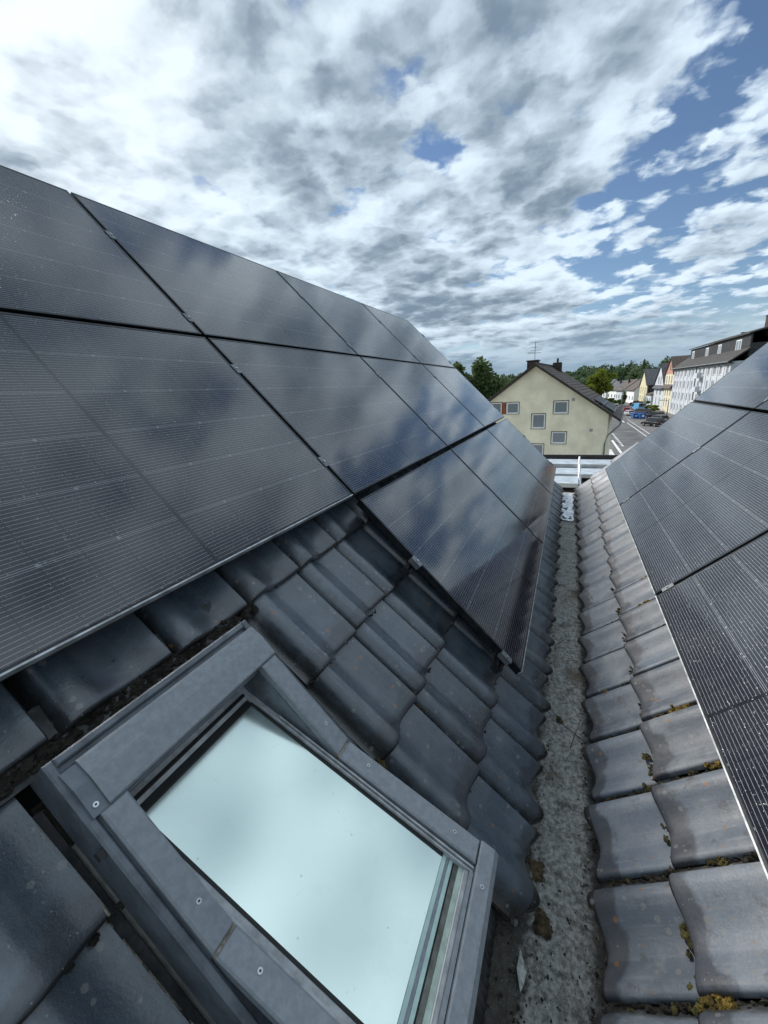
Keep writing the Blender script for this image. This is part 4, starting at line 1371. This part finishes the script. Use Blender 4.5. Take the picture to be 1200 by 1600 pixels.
DH = [(33.4 - .0, 35.4, EZ + 2.0 - .25, EZ + 3.6 - .1), (22.4, 24.4, EZ + 1.75, EZ + 3.5), (14.2, 16.2, EZ + 1.75, EZ + 3.5), (3.8, 6.4, EZ + 1.75, EZ + 3.5)]
mb = wall_mesh(0.0, Lb - 4.5, EZ + .6, lambda u: EZ + 4.0, DH, .25)
mb.v = [tuple(fxf(Vector(v) + Vector((0, 1.9, 0)))) for v in mb.v]
mb.build('dormer_front', 'slate_band', apt)
for h in DH:
    window(apt, *h, lambda v: fxf(v + Vector((0, 1.9, 0))), fw=.16, mull=2, depth=-.04)
MB(fxf).prism([(1.5, EZ + 4.0), (1.5, EZ + 4.18), (6.6, EZ + 5.6), (13.4, EZ + .0), (13.4, EZ - .2), (6.6, EZ + 5.3)], 'x', -.4, Lb - 4.0).build('upper_roof', 'roof_dark', apt)
MB(fxf).box(Lb - 4.49, Lb - 4.2, 2.2, 6.0, EZ + .6, EZ + 4.0).build('dormer_cheek', 'slate_band', apt)
MB(fxf).prism([(2.0, EZ + 1.7), (2.0, EZ + 2.0), (6.6, EZ + 5.3), (13.4, EZ + .0), (13.4, EZ - .3)], 'x', Lb - 3.99, Lb + .3).build('hip_roof', 'roof_dark', apt)
for u, y, w, h in ((1.0, 4.2, 1.9, 1.6), (-1.0 + 1.0 + 6, 6.3, .6, .7), (20, 6.3, .6, .6), (-.2, 6.2, 1.2, .7)):
    c_ = MB(fxf).box(u, u + w, y, y + 1.0, EZ + 3.6, EZ + 5.0 + h, .05).build('chimney', 'brick_dark', apt)
    MB(fxf).box(u - .1, u + w + .1, y - .1, y + 1.1, EZ + 5.0 + h, EZ + 5.12 + h).build('chimney_cap', 'dark_trim', c_)


def gable_house(name, label, x0, x1, yf, eave, apex, depth, wallm, roofm, holes, side=None, upper=None, apex_u=None, fw=.10, skirt=None, mull=1, base=GZ, skirtm='roof_slate'):
    """house whose gable faces the street (+y)"""
    e_ = thing(name, label, 'house', (x0, yf, base))
    L = x1 - x0
    au = L / 2 if apex_u is None else apex_u

    def top(u):
        return eave + (apex - eave) * (u / au if u < au else (L - u) / (L - au))
    mb_ = wall_mesh(0, L, 0, top if upper is None else (lambda u: min(top(u), eave)), holes, .3, extra=(au,))
    mb_.v = [tuple(fxf(Vector(v))) for v in mb_.v]
    mb_.build('front_wall', wallm, e_)
    if upper:
        MB(fxf).prism([(0, eave + .002), (L, eave + .002), (au, apex)], 'y', -.02, .3).build('gable_cladding', upper, e_)
        MB(fxf).box(au - .35, au + .35, -.05, .0, eave + 1.0, eave + 2.3).build('gable_window', 'dark_trim', e_)
    for h in holes:
        window(e_, *h, fxf, fw=fw, mull=mull, depth=.12)
    MB(fxf).box(0, .3, .301, depth, 0, eave - .02).build('side_wall', side or wallm, e_)
    MB(fxf).box(L - .3, L, .301, depth, 0, eave - .02).box(.301, L - .301, depth - .3, depth - .001, 0, eave - .02).build('rear_wall', wallm, e_)
    sl1 = (apex - eave) / au
    sl2 = (apex - eave) / (L - au)
    rf_ = MB(fxf).prism([(-.35, eave - .35 * sl1 + .02), (au, apex + .02), (au, apex + .24), (-.35, eave - .35 * sl1 + .22)], 'y', -.30, depth + .2).build('roof', roofm, e_)
    MB(fxf).prism([(L + .35, eave - .35 * sl2 + .02), (au, apex + .02), (au, apex + .24), (L + .35, eave - .35 * sl2 + .22)], 'y', -.30, depth + .2).build('roof', roofm, e_)
    MB(fxf).box(au - .4, au + .4, depth * .55, depth * .55 + .8, apex - .8, apex + 1.0).build('chimney', 'brick_dark', rf_)
    if skirt:
        MB(fxf).prism([(-.7, skirt), (-.001, skirt + .9), (-.001, skirt - .1), (-.7, skirt - .1)], 'x', -.1, L + .1).build('skirt_roof', skirtm, e_)
    return e_


def rowh(L, n, w, z0, z1, m=.6):
    st = (L - 2 * m) / n
    return [(m + st * (i + .5) - w / 2, m + st * (i + .5) + w / 2, z0, z1) for i in range(n)]


L_ = 10.3
gable_house('gabled_house', 'narrow yellow house with pink gable beside the white apartment block', 129.2, 129.2 + L_, -24.0, 9.7, 13.9, 11, 'pale_yellow', 'roof_brown',
            rowh(L_, 3, 1.1, 1.3, 3.6) + rowh(L_, 3, 1.1, 4.2, 5.9 + .1) + rowh(L_, 3, 1.2, 7.2, 9.3), upper='pink_tile', fw=.12, skirt=6.2, skirtm='roof_brown')
L_ = 14.5
gable_house('gabled_house', 'tall white gabled house with slate roof between the two yellow houses', 139.8, 139.8 + L_, -24.0, 7.2, 12.7, 12, 'white_render', 'roof_slate',
            rowh(L_, 2, 1.3, 1.3, 3.4, 2) + rowh(L_, 2, 2.0, 4.0, 6.0, 2) + rowh(L_, 2, 1.6, 7.0, 9.2, 4), apex_u=7.2, fw=.14, skirt=5.95)
e_ = thing('garage', 'low white annex with small tiled roof beside the tall white gabled house', 'garage', (155.0, -23.5, GZ))
H = rowh(9.0, 2, 1.4, .8, 2.8)
mb = wall_mesh(0, 9.0, 0, lambda u: 3.9, H, .3)
mb.v = [tuple(fxf(Vector(v))) for v in mb.v]
mb.build('front_wall', 'white_render', e_)
for h in H:
    window(e_, *h, fxf, fw=.1, mats=('dark_trim', 'house_pane'))
MB(fxf).box(0, .3, .301, 7, 0, 3.88).box(8.7, 9.0, .301, 7, 0, 3.88).build('side_wall', 'white_render', e_)
MB(fxf).prism([(-.4, 3.85), (-.4, 4.0), (7.2, 6.2), (7.2, 3.9)], 'x', -.3, 9.2).build('roof', 'roof_brown', e_)
L_ = 15.5
gable_house('gabled_house', 'tall yellow house with dark slate-clad side wall farther down the street', 165.0, 165.0 + L_, -23.5, 6.8, 11.8, 13, 'yellow_render', 'roof_slate',
            rowh(L_, 3, 1.3, 1.2, 3.2, 1) + rowh(L_, 3, 1.3, 4.1, 6.1, 1), side='slate_band', apex_u=8.5, fw=.14)


def row_house(name, label, x, y, w, dep, eave, apex, wallm='pure_white', roofm='roof_brown', rz=0.0, lit=(2, 2)):
    """house whose gable faces the camera (-x), ridge running away"""
    e_ = thing(name, label, 'house', (x, y, GZ), rz)
    gx = lambda v: Vector((v.y, -v.x, v.z))
    H_ = []
    for r_ in range(lit[1]):
        for q in rowh(w, lit[0], 1.4, 1.0 + r_ * 2.8, 2.5 + r_ * 2.8):
            H_.append(q)
    mb_ = wall_mesh(0, w, 0, lambda u: eave + (apex - eave) * (1 - abs(u - w / 2) / (w / 2)), H_, .3, extra=(w / 2,))
    mb_.v = [tuple(gx(Vector(v))) for v in mb_.v]
    mb_.build('gable_wall', wallm, e_)
    for h_ in H_:
        window(e_, *h_, gx, fw=.14, mull=2)
    MB(gx).box(0, .3, .301, dep, 0, eave - .02).box(w - .3, w, .301, dep, 0, eave - .02).box(.301, w - .301, dep - .3, dep, 0, eave).build('side_wall', wallm, e_)
    for k_ in range(3):
        MB(gx).box(-.04, -.005, 1.5 + k_ * (dep - 3) / 2, 2.9 + k_ * (dep - 3) / 2, 1.2, 2.6).build('side_window', 'house_pane', e_)
    sl_ = (apex - eave) / (w / 2)
    for sg, a in ((1, w + .6), (-1, -.6)):
        MB(gx).prism([(w / 2, apex + .02), (a, eave - .6 * sl_ + .02), (a, eave - .6 * sl_ + .25), (w / 2, apex + .27)], 'y', -.5, dep + .4).build('roof', roofm, e_)
    MB(gx).box(w * .3, w * .3 + .7, dep * .5, dep * .5 + .8, apex - 2, apex + .7).build('chimney', 'brick_dark', e_)
    return e_


row_house('row_house', 'white house with brown roof just past the tall yellow house', 186, -22.5, 11, 14, 5.2, 9.5, 'pure_white', 'roof_brown', R(4))
row_house('row_house', 'white house with dark roof behind the russet shrub', 206, -21.0, 10, 12, 4.8, 8.6, 'white_render', 'roof_brown', R(8))
row_house('row_house', 'pale house with brown roof farther along the street row', 224, -20.0, 10, 12, 4.8, 8.4, 'pure_white', 'roof_slate', R(12))
row_house('row_house', 'white house with blue-grey roof at the bend of the street', 244, -17.0, 9, 12, 5.4, 9.2, 'pure_white', 'roof_slate', R(18))
row_house('row_house', 'small pinkish house at the far left end of the street row', 262, -14.0, 8, 10, 5.0, 8.4, 'pink_tile', 'roof_slate', R(22))

# ------------------------------------------------------------------ vegetation
def leaves(mb_, c, rx, ry, rz_, n, size, seed, clumps=22):
    rg_ = random.Random(seed)
    cen = []
    for i in range(clumps):
        d = Vector((rg_.gauss(0, 1), rg_.gauss(0, 1), rg_.gauss(0, 1) * .9 + .15)).normalized()
        k = rg_.uniform(.35, .82)
        cen.append((Vector((d.x * rx * k, d.y * ry * k, d.z * rz_ * k)), rg_.uniform(.20, .36)))
    for i in range(n):
        o_, rr = cen[rg_.randrange(clumps)]
        d = Vector((rg_.gauss(0, 1), rg_.gauss(0, 1), rg_.gauss(0, 1))).normalized() * (rg_.random() ** .4) * rr
        q = Vector(c) + o_ + Vector((d.x * rx, d.y * ry, d.z * rz_ * .85))
        a = Vector((rg_.gauss(0, 1), rg_.gauss(0, 1), rg_.gauss(0, .6))).normalized()
        b = a.cross(Vector((rg_.gauss(0, 1), rg_.gauss(0, 1), rg_.gauss(0, 1)))).normalized()
        s_ = size * rg_.uniform(.6, 1.4)
        mb_.add([q - a * s_, q + b * s_ * .6, q + a * s_, q - b * s_ * .6], [(0, 1, 2, 3)])


def raw(mb_, name, mat, parent=None):
    me = bpy.data.meshes.new(name)
    me.from_pydata(mb_.v, [], mb_.f)
    me.materials.append(M[mat])
    return link(name, me, parent)


def tree(name, label, x, y, base, h, rx, lm, n, size, seed, group=None, crown=.62, ry=None):
    e_ = thing(name, label, 'tree', (x, y, base), group=group)
    t_ = MB()
    t_.tube([(0, 0, -.3), (.1, 0, h * .25), (0, .1, h * .55), (.1, .1, h * .85)], h * .022, 8, h * .006)
    rg_ = random.Random(seed)
    for i in range(7):
        a = i * 2.4 + rg_.random()
        z = h * rg_.uniform(.28, .6)
        t_.tube([(0, 0, z), (cos(a) * rx * .4, sin(a) * rx * .4, z + h * .12), (cos(a) * rx * .75, sin(a) * rx * .75, z + h * .22)], h * .010, 5, h * .003)
    t_.build('trunk', 'bark', e_)
    c_ = MB()
    leaves(c_, (0, 0, h * (1 - crown / 2)), rx, ry or rx, h * crown / 2 * 1.08, n, size, seed, 34)
    raw(c_, 'crown', lm, e_)
    return e_


tree('broadleaf_tree', 'big dark green tree rising behind the left solar panels', 64, 12.2, GZ, 12.6, 4.4, 'leaf_dark', 12000, .24, 1, crown=.85, ry=4.3)
tree('broadleaf_tree', 'dark green tree partly hidden by the left roof panels', 63, 16.4, GZ, 13.1, 4.4, 'leaf_dark', 10000, .24, 2, crown=.85)
tree('broadleaf_tree', 'smaller green tree between the big tree and the cream house', 67, 8.2, GZ, 10.7, 4.0, 'leaf_dark', 9000, .24, 3, crown=.88)
tree('broadleaf_tree', 'yellow-green tree standing at the bend behind the cream house roof', 172, -10.6, GZ, 13.6, 6.0, 'leaf_gold', 8000, .38, 4, crown=.82)
tree('broadleaf_tree', 'dark tree left of the yellow-green tree', 185, -1.5, GZ, 12.4, 6.5, 'leaf_wood', 5000, .45, 5, crown=.85)
tree('broadleaf_tree', 'dark tree behind the chimney of the cream house', 190, 12, GZ, 12.8, 7.0, 'leaf_wood', 5000, .45, 6, crown=.85)
e_ = thing('conifer_tree', 'dark narrow conifer sticking out above the wooded hill', 'tree', (300, -39.8, -3))
MB().tube([(0, 0, -1), (0, 0, 13)], .4, 6, .05).build('trunk', 'bark', e_)
c_ = MB()
rg = random.Random(9)
for i in range(2600):
    z = rg.uniform(1.5, 14)
    r = (14.5 - z) * .24 * rg.random() ** .5
    a = rg.uniform(0, 6.3)
    q = Vector((cos(a) * r, sin(a) * r, z))
    d = Vector((cos(a), sin(a), -.5)).normalized() * .45
    s_ = Vector((-sin(a), cos(a), 0)) * .25
    c_.add([q - d, q + s_, q + d, q - s_], [(0, 1, 2, 3)])
raw(c_, 'crown', 'leaf_wood', e_)
# far wood on the hill: one mass
wood = MB()
rg = random.Random(31)
for i in range(340):
    x = rg.uniform(235, 370)
    y = rg.uniform(-0.36, 0.42) * x
    g = terrain(x, y)
    if x < 290 and -32 < y < -5:
        continue
    h = rg.uniform(10, 15) * (1.08 if -70 < y < -22 else 1)
    leaves(wood, (x, y, g + h * .52), rg.uniform(4.5, 7.5), rg.uniform(4.5, 7.5), h * .52, 330, .8, i, 14)
o = raw(wood, 'far_wood', 'leaf_wood')
tag(o, 'dark green wood covering the hill on the horizon', 'wood', kind='stuff')
for i, (x, y, rx, ry, h, lm, lab) in enumerate(((163, -15.2, 3.5, 2.2, 2.8, 'leaf_hedge', 'bright green hedge beside the parked red car'), (152, -19.6, 2.6, 2.0, 3.0, 'leaf_russet', 'russet shrub behind the red car'),
                                                (146, -20.6, 2.2, 2.0, 2.6, 'leaf_hedge', 'green bush beside the russet shrub'), (137, -21.8, 2.0, 1.6, 2.2, 'leaf_gold', 'yellowish bush in front of the white gabled house'),
                                                (176, -13.4, 4, 2.4, 3.0, 'leaf_hedge', 'green hedge farther along the street under the gold tree'))):
    e_ = thing('shrub', lab, 'shrub', (x, y, GZ), group='shrubs along the street')
    c_ = MB()
    leaves(c_, (0, 0, h * .5), rx, ry, h * .55, 1500, .2, 50 + i, 14)
    raw(c_, 'foliage', lm, e_)
    MB().tube([(0, 0, -.1), (0, 0, h * .6)], .06, 5).build('stem', 'bark', e_)
e_ = thing('conifer_shrub', 'dark columnar conifer in front of the white row houses', 'shrub', (184, -19.2, GZ))
c_ = MB()
leaves(c_, (0, 0, 2.6), .9, .9, 2.9, 1200, .22, 77, 20)
raw(c_, 'foliage', 'leaf_wood', e_)
MB().tube([(0, 0, -.1), (0, 0, 3)], .08, 5).build('stem', 'bark', e_)


# ------------------------------------------------------------------ vehicles and street things
def car(label, x, y, rz_, paint, L=4.3, Wd=1.78, Hh=1.5, van=False):
    e_ = thing('parked_car', label, 'car', (x, y, GZ + .012), rz_, group='cars parked along the street')
    hw = Wd / 2
    if van:
        side = [(-L / 2, .35), (-L / 2, 1.0), (-L / 2 + .5, 1.15), (-L / 2 + 1.0, Hh), (L / 2 - .05, Hh), (L / 2, 1.0), (L / 2, .35)]
        lower = [(-L / 2, .3), (L / 2, .3), (L / 2, 1.0), (L / 2 - .03, 1.05), (-L / 2 + .45, 1.05), (-L / 2 + .05, .95), (-L / 2, .7)]
        cab = [(-L / 2 + .4, 1.05), (L / 2 - .05, 1.05), (L / 2 - .12, Hh), (-L / 2 + 1.0, Hh)]
    else:
        lower = [(-L / 2, .32), (L / 2, .32), (L / 2, .72), (L / 2 - .08, .88), (-L / 2 + 1.1, .92), (-L / 2 + .25, .78), (-L / 2, .62)]
        cab = [(-L / 2 + 1.0, .915), (L / 2 - .1, .885), (L / 2 - .55, Hh - .06), (L / 2 - 1.1, Hh), (-L / 2 + 1.9, Hh), (-L / 2 + 1.65, Hh - .04)]
    b_ = MB()
    n = len(lower)
    vs_ = [(u, -hw, z) for u, z in lower] + [(u, hw, z) for u, z in lower]
    vs_ = [(u, w_ * (.93 if z > .85 or z < .4 else 1), z) for u, w_, z in vs_]
    b_.add(vs_, [tuple(range(n)), tuple(range(2 * n - 1, n - 1, -1))] + [(i, i + n, (i + 1) % n + n, (i + 1) % n) for i in range(n)])
    body = b_.build('body', paint, e_)
    bv = body.modifiers.new('bev', 'BEVEL')
    bv.width = .06
    bv.segments = 2
    c_ = MB()
    n = len(cab)
    zt = max(z for _, z in cab)
    vs_ = []
    for sg in (-1, 1):
        for u, z in cab:
            vs_.append((u, sg * hw * (.90 - .16 * (z - .9) / (zt - .9)), z))
    c_.add(vs_, [tuple(range(n)), tuple(range(2 * n - 1, n - 1, -1))] + [(i, i + n, (i + 1) % n + n, (i + 1) % n) for i in range(n)])
    cb = c_.build('cabin', paint, e_)
    # glass set 8 mm proud of the cabin
    zb, zt2 = .97 if not van else 1.12, zt - .12

    def wy(z):
        return hw * (.90 - .16 * (z - .9) / (zt - .9)) + .008
    f0, f1 = (cab[0][0] + .30, cab[0][0] + .78) if not van else (cab[0][0] + .25, cab[0][0] + .75)
    r0_, r1_ = (cab[1][0] - .30, cab[2][0] - .22) if not van else (cab[0][0] + 1.6, cab[0][0] + 1.6)
    mid = (f1 + r1_) / 2
    for sg in (-1, 1):
        for a, b, c, d in ((f0, mid - .04, mid - .04, f1), (mid + .04, r0_, r1_, mid + .04)):
            if b - a < .2:
                continue
            MB().add([(a, sg * wy(zb), zb), (b, sg * wy(zb), zb), (c, sg * wy(zt2), zt2), (d, sg * wy(zt2), zt2),
                     (a, sg * (wy(zb) - .03), zb), (b, sg * (wy(zb) - .03), zb), (c, sg * (wy(zt2) - .03), zt2), (d, sg * (wy(zt2) - .03), zt2)],
                    [(0, 1, 2, 3), (7, 6, 5, 4), (0, 4, 5, 1), (1, 5, 6, 2), (2, 6, 7, 3), (3, 7, 4, 0)]).build('side_glass', 'car_glass', cb)
    for nm, (p0, p1) in (('windscreen', (cab[0], cab[-1])), ('rear_glass', (cab[1], cab[2]))):
        d = Vector((p1[0] - p0[0], 0, p1[1] - p0[1]))
        nn = Vector((-d.z, 0, d.x)).normalized() * (.012 if nm == 'windscreen' else -.012)
        if nm == 'windscreen' and nn.x > 0 or nm == 'rear_glass' and nn.x < 0:
            nn = -nn
        a = Vector((p0[0], 0, p0[1])) + d * .12
        b = Vector((p0[0], 0, p0[1])) + d * .92
        g_ = MB()
        wa, wb = hw * .78, hw * .68
        g_.add([a + nn + Vector((0, -wa, 0)), a + nn + Vector((0, wa, 0)), b + nn + Vector((0, wb, 0)), b + nn + Vector((0, -wb, 0)),
                a - nn + Vector((0, -wa, 0)), a - nn + Vector((0, wa, 0)), b - nn + Vector((0, wb, 0)), b - nn + Vector((0, -wb, 0))],
               [(0, 1, 2, 3), (7, 6, 5, 4), (0, 4, 5, 1), (1, 5, 6, 2), (2, 6, 7, 3), (3, 7, 4, 0)])
        g_.build(nm, 'car_glass', cb)
    for ux in (-L / 2 + .8, L / 2 - .8):
        for sg in (-1, 1):
            ty = MB().prism([(ux + .33 * cos(i * pi / 8), .33 + .33 * sin(i * pi / 8)) for i in range(16)], 'y', sg * (hw - .20), sg * (hw + .012))
            w_ = ty.build('wheel', 'rubber', e_)
            MB().prism([(ux + .20 * cos(i * pi / 6), .33 + .20 * sin(i * pi / 6)) for i in range(12)], 'y', sg * (hw), sg * (hw + .022)).build('rim', 'rim', w_)
    for sg in (-1, 1):
        MB().box(-L / 2 - .012, -L / 2 + .1, sg * hw * .62 - .2, sg * hw * .62 + .2, .60, .74).build('headlight', 'lamp_clear', e_)
        MB().box(L / 2 - .1, L / 2 + .012, sg * hw * .66 - .15, sg * hw * .66 + .15, .66, .84).build('tail_light', 'lamp_red', e_)
    MB().box(-L / 2 - .014, -L / 2 + .05, -.26, .26, .42, .53).build('number_plate', 'pure_white', e_)
    MB().box(L / 2 - .05, L / 2 + .014, -.26, .26, .50, .61).build('number_plate', 'pure_white', e_)
    return e_


car('nearest black car parked at an angle by the right panels', 94.5, -15.2, R(212), 'car_black', 4.4, 1.82, 1.62)
car('dark grey car parked behind the nearest black car', 104.0, -17.6, R(205), 'car_grey', 4.4, 1.8, 1.45)
car('black car with bright windscreen in the middle of the parked row', 112.5, -18.2, R(210), 'car_black', 4.6, 1.82, 1.55)
car('long dark car behind the blue bins', 126.0, -17.4, R(215), 'car_black', 5.2, 1.85, 1.5)
car('red car parked beside the green hedge', 136.5, -15.6, R(160), 'car_red', 4.2, 1.75, 1.48)
car('light blue van behind the long dark car', 144.0, -18.6, R(200), 'van_blue', 4.9, 1.95, 2.1, van=True)
car('silver car under the trees beyond the red car', 156.0, -14.2, R(170), 'car_silver', 4.6, 1.8, 1.55)
car('small blue and white car left of the blue bins', 124.0, -14.2, R(200), 'car_silver', 3.6, 1.65, 1.4)


def wheelie_bin(label, x, y):
    e_ = thing('waste_bin', label, 'bin', (x, y, GZ + .012), R(20), group='blue bins on the parking area')
    m_ = MB()
    m_.add([(-.5, -.55, .15), (.5, -.55, .15), (.5, .55, .15), (-.5, .55, .15), (-.6, -.68, 1.15), (.6, -.68, 1.15), (.6, .68, 1.15), (-.6, .68, 1.15)],
           [(3, 2, 1, 0), (4, 5, 6, 7), (0, 1, 5, 4), (1, 2, 6, 5), (2, 3, 7, 6), (3, 0, 4, 7)])
    m_.build('tub', 'bin_blue', e_)
    MB().prism([(-.66, 1.16), (.66, 1.16), (.55, 1.34), (-.55, 1.34)], 'y', -.72, .72).build('lid', 'bin_blue', e_)
    for sx_ in (-.42, .42):
        for sy_ in (-.45, .45):
            MB().tube([(sx_, sy_ - .04, .09), (sx_, sy_ + .04, .09)], .09, 8).build('wheel', 'rubber', e_)
    MB().box(-.62, -.60, -.25, .25, .5, .9).build('sticker', 'pure_white', e_)


wheelie_bin('left one of two blue waste bins on the parking area', 113.2, -14.4)
wheelie_bin('right one of two blue waste bins on the parking area', 112.2, -15.6)


def lamp(label, x, y, h):
    e_ = thing('street_lamp', label, 'street lamp', (x, y, GZ), group='street lamps')
    MB().tube([(0, 0, 0), (0, 0, h * .5), (0, 0, h)], .13, 8, .07).build('pole', 'zinc', e_)
    MB().tube([(0, 0, h), (0, .5, h + .2), (0, 1.1, h + .25)], .05, 6).build('arm', 'zinc', e_)
    MB().box(-.14, .14, .9, 1.6, h + .18, h + .32, .03).build('lamp_head', 'stone_grey', e_)


lamp('street lamp in front of the narrow yellow house', 103.5, -18.9, 4.2)
lamp('tall thin street lamp near the far white houses', 150, -15.0, 6.8)
